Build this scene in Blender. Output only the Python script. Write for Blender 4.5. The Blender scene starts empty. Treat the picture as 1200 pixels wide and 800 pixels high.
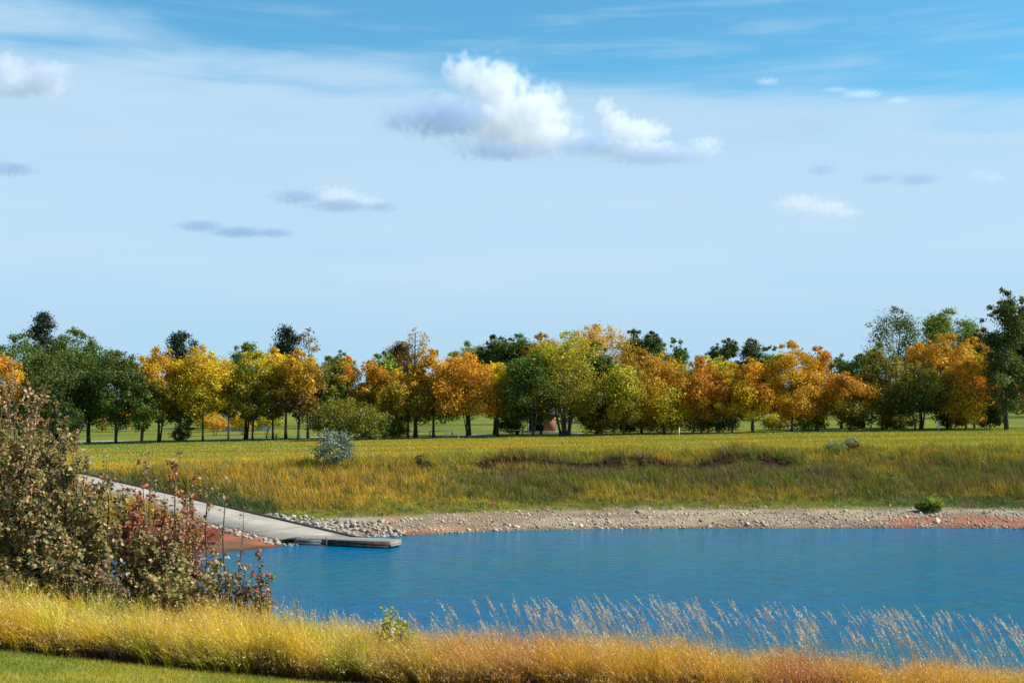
import bpy, bmesh, math, random
import numpy as np
from mathutils import Vector, Matrix
R = math.radians
rng = np.random.default_rng(7)
random.seed(7)
scene = bpy.context.scene
COL = scene.collection

# ------------------------------------------------------------------ camera
CAM_Z = 8.5
F_PX = 1449.0                       # focal length in pixels of a 1200 px wide picture
TILT = math.atan2(75.0, F_PX)
cam_data = bpy.data.cameras.new("camera")
cam_data.sensor_width = 36.0
cam_data.lens = F_PX / 1200.0 * 36.0
cam_data.clip_end = 20000.0
cam = bpy.data.objects.new("camera", cam_data)
COL.objects.link(cam)
cam.location = (0, 0, CAM_Z)
cam.rotation_euler = (R(90) + TILT, 0, 0)
scene.camera = cam

# ------------------------------------------------------------------ light
SUN_AZ, SUN_EL = R(95), R(42)       # azimuth from +Y towards +X
S = Vector((math.cos(SUN_EL) * math.sin(SUN_AZ), math.cos(SUN_EL) * math.cos(SUN_AZ), math.sin(SUN_EL)))
sd_ = bpy.data.lights.new("sun", 'SUN')
sd_.energy = 5.0
sd_.angle = R(0.5)
sd_.color = (1.0, 0.955, 0.89)
sun = bpy.data.objects.new("sun", sd_)
COL.objects.link(sun)
sun.rotation_euler = S.to_track_quat('Z', 'Y').to_euler()

SKY_STRENGTH = 0.07
world = bpy.data.worlds.new("World")
scene.world = world
world.use_nodes = True
nt = world.node_tree
for n in list(nt.nodes):
    nt.nodes.remove(n)


def N(nt, t, **kw):
    n = nt.nodes.new(t)
    for k, v in kw.items():
        setattr(n, k, v)
    return n


def math_node(nt, op, a, b=None, c=None, clamp=False):
    n = nt.nodes.new('ShaderNodeMath')
    n.operation = op
    n.use_clamp = clamp
    for i, v in enumerate((a, b, c)):
        if v is None:
            continue
        if isinstance(v, (int, float)):
            n.inputs[i].default_value = v
        else:
            nt.links.new(v, n.inputs[i])
    return n.outputs[0]


def maprange(nt, v, a, b, c=0.0, d=1.0, smooth=True):
    n = nt.nodes.new('ShaderNodeMapRange')
    n.interpolation_type = 'SMOOTHSTEP' if smooth else 'LINEAR'
    nt.links.new(v, n.inputs['Value'])
    for k, x in zip(('From Min', 'From Max', 'To Min', 'To Max'), (a, b, c, d)):
        n.inputs[k].default_value = x
    return n.outputs['Result']


def mixcol(nt, f, a, b, blend='MIX'):
    n = nt.nodes.new('ShaderNodeMix')
    n.data_type = 'RGBA'
    n.blend_type = blend
    for s, v in ((n.inputs[0], f), (n.inputs[6], a), (n.inputs[7], b)):
        if isinstance(v, (int, float)):
            s.default_value = v
        elif isinstance(v, (tuple, list)):
            s.default_value = (*v[:3], 1)
        else:
            nt.links.new(v, s)
    return n.outputs[2]


def noise(nt, vec, scale, detail=4, rough=0.55, dist=0.0, out=0):
    n = nt.nodes.new('ShaderNodeTexNoise')
    n.inputs['Scale'].default_value = scale
    n.inputs['Detail'].default_value = detail
    n.inputs['Roughness'].default_value = rough
    n.inputs['Distortion'].default_value = dist
    if vec is not None:
        nt.links.new(vec, n.inputs['Vector'])
    return n.outputs[out]


sky = N(nt, 'ShaderNodeTexSky', sky_type='NISHITA', sun_disc=False)
sky.sun_elevation = SUN_EL
sky.sun_rotation = SUN_AZ
sky.altitude = 400
sky.air_density = 1.0
sky.dust_density = 0.6
sky.ozone_density = 2.0
tc = N(nt, 'ShaderNodeTexCoord')
sep = N(nt, 'ShaderNodeSeparateXYZ')
nt.links.new(tc.outputs['Generated'], sep.inputs[0])
tint = mixcol(nt, 1.0, sky.outputs[0], (0.78, 1.66, 1.74), 'MULTIPLY')
mp = N(nt, 'ShaderNodeMapping')
mp.inputs['Scale'].default_value = (3.0, 3.0, 26.0)
nt.links.new(tc.outputs['Generated'], mp.inputs[0])
nz1 = noise(nt, mp.outputs[0], 1.6, 5, 0.55, 0.3)
mp2 = N(nt, 'ShaderNodeMapping')
mp2.inputs['Scale'].default_value = (5.0, 5.0, 60.0)
mp2.inputs['Rotation'].default_value = (0, R(4), 0)
nt.links.new(tc.outputs['Generated'], mp2.inputs[0])
nz2 = noise(nt, mp2.outputs[0], 1.3, 6, 0.6, 0.4)
# high thin cloud sheet: its upper limit slopes down to the right
zz = math_node(nt, 'ADD', sep.outputs[2], math_node(nt, 'MULTIPLY', sep.outputs[0], 0.075))
zz = math_node(nt, 'ADD', zz, math_node(nt, 'MULTIPLY', math_node(nt, 'SUBTRACT', nz1, 0.5), 0.11))
veil = maprange(nt, zz, 0.282, 0.228)
streak = maprange(nt, nz2, 0.45, 0.75, 0.0, 0.30)
low = maprange(nt, sep.outputs[2], 0.0, 0.19, 1.0, 0.92)
veilm = math_node(nt, 'MULTIPLY', veil, math_node(nt, 'ADD', low, math_node(nt, 'MULTIPLY', math_node(nt, 'SUBTRACT', nz1, 0.5), 0.25)), clamp=True)
veilm = math_node(nt, 'MAXIMUM', veilm, math_node(nt, 'MULTIPLY', streak, maprange(nt, sep.outputs[2], 0.8, 0.3)))
K = 10.0
veilc = mixcol(nt, math_node(nt, 'ADD', maprange(nt, sep.outputs[2], 0.03, 0.13), math_node(nt, 'MULTIPLY', math_node(nt, 'SUBTRACT', nz1, 0.5), 1.1), clamp=True), (0.445 * K, 0.68 * K, 0.865 * K), (0.535 * K, 0.725 * K, 0.90 * K))
skyc = mixcol(nt, veilm, tint, veilc)
bg = N(nt, 'ShaderNodeBackground')
bg.inputs['Strength'].default_value = SKY_STRENGTH
nt.links.new(skyc, bg.inputs['Color'])
wo = N(nt, 'ShaderNodeOutputWorld')
nt.links.new(bg.outputs[0], wo.inputs[0])

vs = scene.view_settings
vs.view_transform = 'Standard'
vs.look = 'None'
vs.exposure = 0.55
vs.gamma = 1.0
vs.use_curve_mapping = False
scene.cycles.volume_bounces = 8
scene.cycles.transparent_max_bounces = 16
scene.cycles.max_bounces = 8
scene.cycles.volume_step_rate = 0.6
scene.cycles.volume_max_steps = 128


# ------------------------------------------------------------------ pixel -> world helpers
def ray(px, py):
    u, v = (px - 600.0) / F_PX, -(py - 400.0) / F_PX
    ct, st = math.cos(TILT), math.sin(TILT)
    return np.array([u, ct - v * st, st + v * ct])


def at(px, py, Y):
    d = ray(px, py)
    return np.array([0, 0, CAM_Z]) + d * (Y / d[1])


# ------------------------------------------------------------------ numeric noise
_tab = np.random.default_rng(11).random((256, 256))


def vnoise(x, y):
    xi, yi = np.floor(x).astype(int), np.floor(y).astype(int)
    fx, fy = x - xi, y - yi
    fx, fy = fx * fx * (3 - 2 * fx), fy * fy * (3 - 2 * fy)
    a = _tab[xi & 255, yi & 255]
    b = _tab[(xi + 1) & 255, yi & 255]
    c = _tab[xi & 255, (yi + 1) & 255]
    d = _tab[(xi + 1) & 255, (yi + 1) & 255]
    return (a * (1 - fx) + b * fx) * (1 - fy) + (c * (1 - fx) + d * fx) * fy


def fbm(x, y, o=4, g=0.5):
    s, a, t = 0.0, 1.0, 0.0
    for i in range(o):
        s = s + a * vnoise(x * 2 ** i + 17.3 * i, y * 2 ** i + 5.1 * i)
        t += a
        a *= g
    return s / t


def sstep(a, b, x):
    t = np.clip((x - a) / (b - a), 0, 1)
    return t * t * (3 - 2 * t)


# ------------------------------------------------------------------ terrain
LAKE = np.array([(150, 80), (70, 83.5), (44, 85.2), (36, 85.8), (30, 87.0), (22, 86.6), (12, 86.3), (6, 86.0), (1, 85.0), (-3, 83.6),
                 (-6, 82.0), (-8.0, 81.2), (-10.5, 80.4), (-12.4, 78.4), (-13.2, 76.4), (-13.8, 75.2), (-15.5, 73.4), (-19, 71.6), (-24, 69.6),
                 (-30, 66), (-36, 60), (-39, 52), (-36, 43), (-30, 37), (-20, 34), (-8, 32), (6, 30.5), (20, 29), (60, 26), (150, 24)], float)
A0 = np.array([-10.7, 81.0])
U = np.array([-0.86, 0.51])
U /= np.linalg.norm(U)
NRM = np.array([U[1], -U[0]])       # points to the far side of the ramp
RAMP_W = 5.0
SLOPE = 0.13


def lake_d(x, y):
    x = np.asarray(x, float)
    y = np.asarray(y, float)
    best = np.full(x.shape, 1e9)
    ins = np.zeros(x.shape, bool)
    for i in range(len(LAKE)):
        ax, ay = LAKE[i]
        bx, by = LAKE[(i + 1) % len(LAKE)]
        dx, dy = bx - ax, by - ay
        t = np.clip(((x - ax) * dx + (y - ay) * dy) / (dx * dx + dy * dy), 0, 1)
        best = np.minimum(best, (x - ax - t * dx) ** 2 + (y - ay - t * dy) ** 2)
        c = (ay > y) != (by > y)
        if by != ay:
            ins ^= c & (x < (bx - ax) * (y - ay) / (by - ay) + ax)
    return np.where(ins, -1, 1) * np.sqrt(best)


def ramp_coords(x, y):
    rx, ry = x - A0[0], y - A0[1]
    return rx * U[0] + ry * U[1], rx * NRM[0] + ry * NRM[1]


def ramp_z(s):
    return np.where(s < 26, SLOPE * s, SLOPE * 26 + 0.03 * (s - 26))


def scarp_off(x):
    return 17.3 + 1.3 * (fbm(x * 0.12 + 3, x * 0 + 9.0, 3) - 0.5) * 2


def height(x, y, d=None):
    x = np.asarray(x, float)
    y = np.asarray(y, float)
    if d is None:
        d = lake_d(x, y)
    # far side profile
    zf = 4.5 + 0.0165 * np.clip(x, -90, 90)
    wob = (fbm(x * 0.16, y * 0.16, 3) - 0.5)
    dd = np.maximum(d + 1.6 * wob * sstep(5, 10, d), 0)
    prof = np.interp(dd, [0, 2.5, 6, 9, 13, 16.5, 20, 27, 60, 200], [0, 0.42, 0.85, 1.45, 2.45, 3.05, 3.85, 4.35, 4.5, 4.5])
    zfar = prof * zf / 4.5
    so = scarp_off(x)
    amp = sstep(-6.5, 1, x) * (1 - sstep(18, 30, x)) * (0.35 + 0.65 * sstep(0.35, 0.6, fbm(x * 0.2, x * 0 + 2.2, 2)))
    zfar = zfar + amp * (1.15 * sstep(so - 0.2, so + 0.2, d) - 1.15 * sstep(so - 3.0, so + 7.0, d))
    zfar = zfar + 0.22 * wob * sstep(4, 12, d) + 0.05 * (fbm(x * 0.9, y * 0.9, 2) - 0.5)
    # boat ramp cut
    s, n = ramp_coords(x, y)
    out = np.maximum(np.maximum(n, -RAMP_W - n), 0)
    w = (1 - sstep(0.25, 2.6, out)) * sstep(-4, -2.0, s) * (1 - sstep(45, 60, s))
    zfar = zfar * (1 - w) + (ramp_z(s) - 0.05) * w
    # near side profile
    lawn = 6.8 - 0.109 * np.clip(y, -60, 19) - (0.098 * (np.clip(x, -14, -2.5) + 6) + 0.044 * np.clip(x + 2.5, 0, 40)) * np.clip(y, 0, 19) / 18 + 0.03 * (fbm(x * 0.5, y * 0.5, 2) - 0.5)
    znear = lawn * sstep(-0.5, 1.0, np.clip(d, 0, 13) / 13 * 0.97 + 0.0) * 1.0
    k = np.clip(d, 0, 13) / 13
    znear = lawn * (1 - (1 - k) ** 1.8)
    b = sstep(36, 60, y)
    z = znear * (1 - b) + zfar * b
    under = -0.22 * np.abs(d)
    return np.where(d < 0, np.maximum(under, -3.0), z + 0.0)


def h1(x, y):
    return float(height(np.array([x]), np.array([y]))[0])


def ground_at(px, py, y0=60.0, y1=165.0):
    d = ray(px, py)
    yy = np.linspace(y0, y1, 2200)
    pts = np.array([0, 0, CAM_Z]) + d[None] * (yy / d[1])[:, None]
    below = np.where(pts[:, 2] <= height(pts[:, 0], pts[:, 1]))[0]
    return float(yy[below[0]]) if len(below) else y1


# ------------------------------------------------------------------ mesh building
def mk(name, V, Q=None, T=None, mat=None, fcol=None, parent=None, smooth=False):
    V = np.asarray(V, np.float32).reshape(-1, 3)
    Q = np.zeros((0, 4), np.int32) if Q is None else np.asarray(Q, np.int32).reshape(-1, 4)
    T = np.zeros((0, 3), np.int32) if T is None else np.asarray(T, np.int32).reshape(-1, 3)
    me = bpy.data.meshes.new(name)
    me.vertices.add(len(V))
    me.vertices.foreach_set('co', V.ravel())
    nl = Q.size + T.size
    me.loops.add(nl)
    me.loops.foreach_set('vertex_index', np.concatenate([Q.ravel(), T.ravel()]))
    me.polygons.add(len(Q) + len(T))
    ls = np.concatenate([np.arange(len(Q)) * 4, Q.size + np.arange(len(T)) * 3]).astype(np.int32)
    me.polygons.foreach_set('loop_start', ls)
    if smooth:
        me.polygons.foreach_set('use_smooth', np.ones(len(Q) + len(T), bool))
    if fcol is not None:
        a = me.attributes.new('tint', 'FLOAT_COLOR', 'FACE')
        c = np.ones((len(Q) + len(T), 4), np.float32)
        c[:, :3] = fcol
        a.data.foreach_set('color', c.ravel())
    me.update(calc_edges=True)
    me.validate()
    if mat:
        me.materials.append(mat)
    o = bpy.data.objects.new(name, me)
    COL.objects.link(o)
    if parent:
        o.parent = parent
    return o


def tag(o, label=None, cat=None, group=None, kind=None):
    if label: o['label'] = label
    if cat: o['category'] = cat
    if group: o['group'] = group
    if kind: o['kind'] = kind
    return o


def thing(name, label, cat, loc=(0, 0, 0), rz=0.0, group=None):
    o = bpy.data.objects.new(name, None)
    o.empty_display_size = 0.2
    COL.objects.link(o)
    o.location = loc
    o.rotation_euler = (0, 0, rz)
    return tag(o, label, cat, group)


class MB:
    def __init__(self):
        self.V, self.Q, self.T, self.n = [], [], [], 0

    def add(self, v, q=None, t=None):
        v = np.asarray(v, float).reshape(-1, 3)
        if q is not None and len(q): self.Q.append(np.asarray(q, int).reshape(-1, 4) + self.n)
        if t is not None and len(t): self.T.append(np.asarray(t, int).reshape(-1, 3) + self.n)
        self.V.append(v)
        self.n += len(v)

    def box(self, c, s, rz=0.0):
        x, y, z = np.array(s) / 2.0
        v = np.array([(-x, -y, -z), (x, -y, -z), (x, y, -z), (-x, y, -z), (-x, -y, z), (x, -y, z), (x, y, z), (-x, y, z)])
        cr, sr = math.cos(rz), math.sin(rz)
        v = np.stack([v[:, 0] * cr - v[:, 1] * sr, v[:, 0] * sr + v[:, 1] * cr, v[:, 2]], 1) + np.array(c)
        self.add(v, [(0, 3, 2, 1), (4, 5, 6, 7), (0, 1, 5, 4), (1, 2, 6, 5), (2, 3, 7, 6), (3, 0, 4, 7)])

    def tube(self, pts, rad, k=6):
        pts = np.asarray(pts, float)
        rad = np.broadcast_to(np.asarray(rad, float), (len(pts),))
        tan = np.gradient(pts, axis=0)
        tan /= np.linalg.norm(tan, axis=1)[:, None] + 1e-9
        ref = np.array([0.31, 0.95, 0.05])
        a = np.cross(tan, ref)
        a /= np.linalg.norm(a, axis=1)[:, None] + 1e-9
        b = np.cross(tan, a)
        th = np.linspace(0, 2 * np.pi, k, endpoint=False)
        v = pts[:, None] + rad[:, None, None] * (np.cos(th)[None, :, None] * a[:, None] + np.sin(th)[None, :, None] * b[:, None])
        m = len(pts)
        i, j = np.meshgrid(np.arange(m - 1), np.arange(k), indexing='ij')
        j2 = (j + 1) % k
        q = np.stack([i * k + j, i * k + j2, (i + 1) * k + j2, (i + 1) * k + j], -1).reshape(-1, 4)
        t = [(0, x + 1, x) for x in range(1, k - 1)] + [((m - 1) * k, (m - 1) * k + x, (m - 1) * k + x + 1) for x in range(1, k - 1)]
        self.add(v.reshape(-1, 3), q, t)

    def build(self, name, mat, parent=None, smooth=False, fcol=None):
        return mk(name, np.concatenate(self.V), np.concatenate(self.Q) if self.Q else None, np.concatenate(self.T) if self.T else None, mat, fcol, parent, smooth)


def unit(v):
    return v / (np.linalg.norm(v, axis=-1, keepdims=True) + 1e-9)


def leaf_quads(P, Nn, L, W, rg, Tdir=None):
    """Rhombic leaves at P with normal Nn."""
    r = rg.normal(size=P.shape) if Tdir is None else Tdir
    T = unit(r - Nn * (r * Nn).sum(1, keepdims=True))
    B = np.cross(Nn, T)
    L = L[:, None]
    W = W[:, None]
    v = np.stack([P - T * L * .5, P + B * W * .5 - T * L * .08, P + T * L * .5, P - B * W * .5 - T * L * .08], 1)
    n = len(P)
    return v.reshape(-1, 3), np.arange(4 * n).reshape(n, 4)


def blades(base, h, w, lean, seg, rg, col, yaw=None):
    """Curved tapering ribbons; returns V, Q, face colours."""
    n = len(base)
    yaw = rg.uniform(0, 2 * np.pi, n) if yaw is None else yaw
    side = np.stack([np.cos(yaw), np.sin(yaw), np.zeros(n)], 1)
    ts = np.linspace(0, 1, seg + 1)
    V = np.zeros((n, seg + 1, 2, 3))
    ln = np.linalg.norm(lean, axis=1)
    for i, t in enumerate(ts):
        c = base.copy()
        c[:, 2] += h * t * (1 - 0.28 * np.minimum(ln, 1.4) * t)
        c[:, :2] += lean * (h * t * t)[:, None]
        ww = (w * (1 - 0.85 * t ** 1.3))[:, None] * 0.5
        V[:, i, 0] = c - side * ww
        V[:, i, 1] = c + side * ww
    idx = np.arange(n)[:, None] * (seg + 1) * 2 + np.arange(seg)[None, :] * 2
    Q = np.stack([idx, idx + 1, idx + 3, idx + 2], -1).reshape(-1, 4)
    return V.reshape(-1, 3), Q, np.repeat(col, seg, axis=0)


def mixc(a, b, t):
    t = np.asarray(t)[..., None]
    return np.asarray(a) * (1 - t) + np.asarray(b) * t


def jitter(c, rg, v=0.22, hue=0.1):
    n = len(c)
    return np.clip(c * np.exp(rg.normal(0, v, (n, 1))) * np.exp(rg.normal(0, hue, (n, 3))), 0.002, 0.85)


# ------------------------------------------------------------------ materials
def new_mat(name):
    m = bpy.data.materials.new(name)
    m.use_nodes = True
    t = m.node_tree
    p = t.nodes['Principled BSDF']
    return m, t, p


def leaf_mat(name, trans=0.35, gloss=0.03, rough=0.5):
    m = bpy.data.materials.new(name)
    m.use_nodes = True
    t = m.node_tree
    for n in list(t.nodes):
        t.nodes.remove(n)
    at_ = N(t, 'ShaderNodeAttribute', attribute_name='tint')
    dif = N(t, 'ShaderNodeBsdfDiffuse')
    tr = N(t, 'ShaderNodeBsdfTranslucent')
    gl = N(t, 'ShaderNodeBsdfGlossy')
    gl.inputs['Roughness'].default_value = rough
    t.links.new(at_.outputs['Color'], dif.inputs['Color'])
    trc = mixcol(t, 1.0, at_.outputs['Color'], (1.0, 1.0, 0.75), 'MULTIPLY')
    t.links.new(trc, tr.inputs['Color'])
    m1 = N(t, 'ShaderNodeMixShader')
    m1.inputs[0].default_value = trans
    t.links.new(dif.outputs[0], m1.inputs[1])
    t.links.new(tr.outputs[0], m1.inputs[2])
    m2 = N(t, 'ShaderNodeMixShader')
    m2.inputs[0].default_value = gloss
    t.links.new(m1.outputs[0], m2.inputs[1])
    t.links.new(gl.outputs[0], m2.inputs[2])
    o = N(t, 'ShaderNodeOutputMaterial')
    t.links.new(m2.outputs[0], o.inputs[0])
    return m


M_LEAF = leaf_mat('tree_leaves', 0.40, 0.02)
M_NEEDLE = leaf_mat('pine_needles', 0.12, 0.02)
M_BUSHLEAF = leaf_mat('sapling_leaves', 0.30, 0.03, 0.42)
M_GRASS = leaf_mat('grass_blades', 0.42, 0.03, 0.45)


def rough_mat(name, c1, c2, scale, rough=0.85, bump=0.3, bdist=0.02, detail=6, stretch=(1, 1, 1), coord='Object'):
    m, t, p = new_mat(name)
    tcn = N(t, 'ShaderNodeTexCoord')
    mpn = N(t, 'ShaderNodeMapping')
    mpn.inputs['Scale'].default_value = stretch
    t.links.new(tcn.outputs[coord], mpn.inputs[0])
    f = noise(t, mpn.outputs[0], scale, detail, 0.6)
    c = mixcol(t, maprange(t, f, 0.3, 0.7), c1, c2)
    t.links.new(c, p.inputs['Base Color'])
    p.inputs['Roughness'].default_value = rough
    b = N(t, 'ShaderNodeBump')
    b.inputs['Strength'].default_value = bump
    b.inputs['Distance'].default_value = bdist
    t.links.new(f, b.inputs['Height'])
    t.links.new(b.outputs[0], p.inputs['Normal'])
    return m


M_BARK = rough_mat('dark_bark', (0.035, 0.026, 0.018), (0.10, 0.075, 0.05), 3.0, 0.9, 0.6, 0.03, stretch=(3, 3, 0.6))
M_TWIG = rough_mat('twig_bark', (0.03, 0.02, 0.016), (0.11, 0.075, 0.05), 12.0, 0.8, 0.3, 0.005)
M_ROCK = rough_mat('pale_rock', (0.17, 0.14, 0.105), (0.46, 0.40, 0.31), 2.6, 0.9, 0.6, 0.05)
M_ROCK_BROWN = rough_mat('brown_rock', (0.20, 0.13, 0.08), (0.46, 0.34, 0.24), 2.6, 0.9, 0.6, 0.05)
M_CONC, t_, p_ = new_mat('ramp_concrete')
_tc = N(t_, 'ShaderNodeTexCoord')
_f1 = noise(t_, _tc.outputs['Object'], 0.55, 7, 0.65)
_f2 = noise(t_, _tc.outputs['Object'], 4.0, 6, 0.7)
_c = mixcol(t_, maprange(t_, _f1, 0.3, 0.7), (0.27, 0.232, 0.182), (0.39, 0.335, 0.265))
_c = mixcol(t_, maprange(t_, _f2, 0.52, 0.75, 0.0, 0.45), _c, (0.13, 0.11, 0.085))
_dp = N(t_, 'ShaderNodeVectorMath', operation='DOT_PRODUCT')
_dp.inputs[1].default_value = (-0.86, 0.51, 0)
t_.links.new(_tc.outputs['Object'], _dp.inputs[0])
_fr = math_node(t_, 'FRACT', math_node(t_, 'DIVIDE', _dp.outputs['Value'], 4.5))
_jt = maprange(t_, _fr, 0.010, 0.022, 0.75, 0.0)
_c = mixcol(t_, _jt, _c, (0.05, 0.042, 0.035))
_sep = N(t_, 'ShaderNodeSeparateXYZ')
t_.links.new(_tc.outputs['Object'], _sep.inputs[0])
_wet = maprange(t_, math_node(t_, 'ADD', _sep.outputs[2], math_node(t_, 'MULTIPLY', _f1, 0.25)), 0.22, 0.36, 0.6, 0.0)
_c = mixcol(t_, _wet, _c, (0.055, 0.055, 0.035))
t_.links.new(_c, p_.inputs['Base Color'])
p_.inputs['Roughness'].default_value = 0.9
M_WOOD = rough_mat('grey_deck_wood', (0.16, 0.135, 0.10), (0.33, 0.29, 0.235), 5.0, 0.8, 0.3, 0.01, stretch=(0.4, 6, 6))
M_DARKWOOD = rough_mat('dark_timber', (0.02, 0.016, 0.013), (0.075, 0.058, 0.045), 3.0, 0.8, 0.3, 0.01)
M_METAL = rough_mat('galvanised_rail', (0.30, 0.30, 0.29), (0.45, 0.45, 0.43), 6.0, 0.45, 0.1, 0.004)
M_POST = rough_mat('weathered_post', (0.09, 0.07, 0.05), (0.17, 0.135, 0.10), 5.0, 0.85, 0.3, 0.01)
M_BRICK, t_, p_ = new_mat('red_brown_brick')
_tc = N(t_, 'ShaderNodeTexCoord')
_br = N(t_, 'ShaderNodeTexBrick')
_br.inputs['Scale'].default_value = 4.0
_br.inputs['Color1'].default_value = (0.36, 0.13, 0.055, 1)
_br.inputs['Color2'].default_value = (0.28, 0.10, 0.045, 1)
_br.inputs['Mortar'].default_value = (0.30, 0.24, 0.19, 1)
_mp = N(t_, 'ShaderNodeMapping')
_mp.inputs['Rotation'].default_value = (R(90), 0, 0)
t_.links.new(_tc.outputs['Object'], _mp.inputs[0])
t_.links.new(_mp.outputs[0], _br.inputs[0])
t_.links.new(_br.outputs[0], p_.inputs['Base Color'])
p_.inputs['Roughness'].default_value = 0.9
M_ROOF = rough_mat('grey_shingle', (0.07, 0.07, 0.075), (0.13, 0.13, 0.14), 4.0, 0.9, 0.3, 0.02)
M_BLUEROOF = rough_mat('blue_grey_siding', (0.20, 0.26, 0.36), (0.28, 0.35, 0.46), 2.0, 0.7, 0.2, 0.02)
M_WHITE = rough_mat('white_paint', (0.70, 0.70, 0.68), (0.80, 0.80, 0.78), 4.0, 0.6, 0.1, 0.005)
M_GLASS, t_, p_ = new_mat('dark_window_glass')
p_.inputs['Base Color'].default_value = (0.02, 0.025, 0.03, 1)
p_.inputs['Roughness'].default_value = 0.08


def ground_mat():
    m, t, p = new_mat('ground_soil_and_turf')
    a = N(t, 'ShaderNodeAttribute', attribute_name='soil')
    g = N(t, 'ShaderNodeNewGeometry')
    f1 = noise(t, g.outputs['Position'], 0.9, 7, 0.65)
    f2 = noise(t, g.outputs['Position'], 9.0, 5, 0.7)
    f3 = noise(t, g.outputs['Position'], 38.0, 3, 0.6)
    v = math_node(t, 'ADD', math_node(t, 'MULTIPLY', f1, 0.7), math_node(t, 'ADD', math_node(t, 'MULTIPLY', f2, 0.8), math_node(t, 'MULTIPLY', f3, 0.5)))
    v = maprange(t, v, 0.6, 1.4, 0.45, 1.55, False)
    cx = N(t, 'ShaderNodeCombineXYZ')
    for i in range(3):
        t.links.new(v, cx.inputs[i])
    c = mixcol(t, 1.0, a.outputs['Color'], cx.outputs[0], 'MULTIPLY')
    t.links.new(c, p.inputs['Base Color'])
    p.inputs['Roughness'].default_value = 0.95
    p.inputs['Specular IOR Level'].default_value = 0.1
    b = N(t, 'ShaderNodeBump')
    b.inputs['Strength'].default_value = 0.6
    b.inputs['Distance'].default_value = 0.12
    t.links.new(math_node(t, 'ADD', f2, math_node(t, 'MULTIPLY', f3, 0.3)), b.inputs['Height'])
    t.links.new(b.outputs[0], p.inputs['Normal'])
    return m


def water_mat():
    m, t, p = new_mat('lake_water')
    g = N(t, 'ShaderNodeNewGeometry')
    mpn = N(t, 'ShaderNodeMapping')
    mpn.inputs['Scale'].default_value = (0.55, 1.0, 1.0)
    mpn.inputs['Rotation'].default_value = (0, 0, R(12))
    t.links.new(g.outputs['Position'], mpn.inputs[0])
    mp0 = N(t, 'ShaderNodeMapping')
    mp0.inputs['Scale'].default_value = (0.3, 1.6, 1.0)
    t.links.new(g.outputs['Position'], mp0.inputs[0])
    f0 = noise(t, mp0.outputs[0], 0.07, 4, 0.6, 0.6)
    f1 = noise(t, mpn.outputs[0], 0.9, 3, 0.6, 0.4)
    f2 = noise(t, mpn.outputs[0], 3.6, 4, 0.6, 0.3)
    c = mixcol(t, maprange(t, f0, 0.35, 0.65), (0.0, 0.102, 0.205), (0.003, 0.115, 0.168))
    t.links.new(c, p.inputs['Base Color'])
    p.inputs['Roughness'].default_value = 0.16
    p.inputs['IOR'].default_value = 1.333
    p.inputs['Specular IOR Level'].default_value = 0.14
    hgt = math_node(t, 'ADD', f1, math_node(t, 'MULTIPLY', f2, 0.35))
    b = N(t, 'ShaderNodeBump')
    b.inputs['Strength'].default_value = 1.0
    b.inputs['Distance'].default_value = 0.30
    t.links.new(hgt, b.inputs['Height'])
    t.links.new(b.outputs[0], p.inputs['Normal'])
    return m


# ------------------------------------------------------------------ colours (albedo)
GOLD = np.array([0.50, 0.32, 0.018])
YELG = np.array([0.36, 0.325, 0.018])
OCHRE = np.array([0.46, 0.235, 0.025])
RUST = np.array([0.36, 0.14, 0.045])
OLIVE = np.array([0.16, 0.15, 0.018])
BROWN = np.array([0.16, 0.10, 0.04])
GREEN = np.array([0.10, 0.16, 0.025])
DKGREEN = np.array([0.05, 0.085, 0.02])


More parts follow.
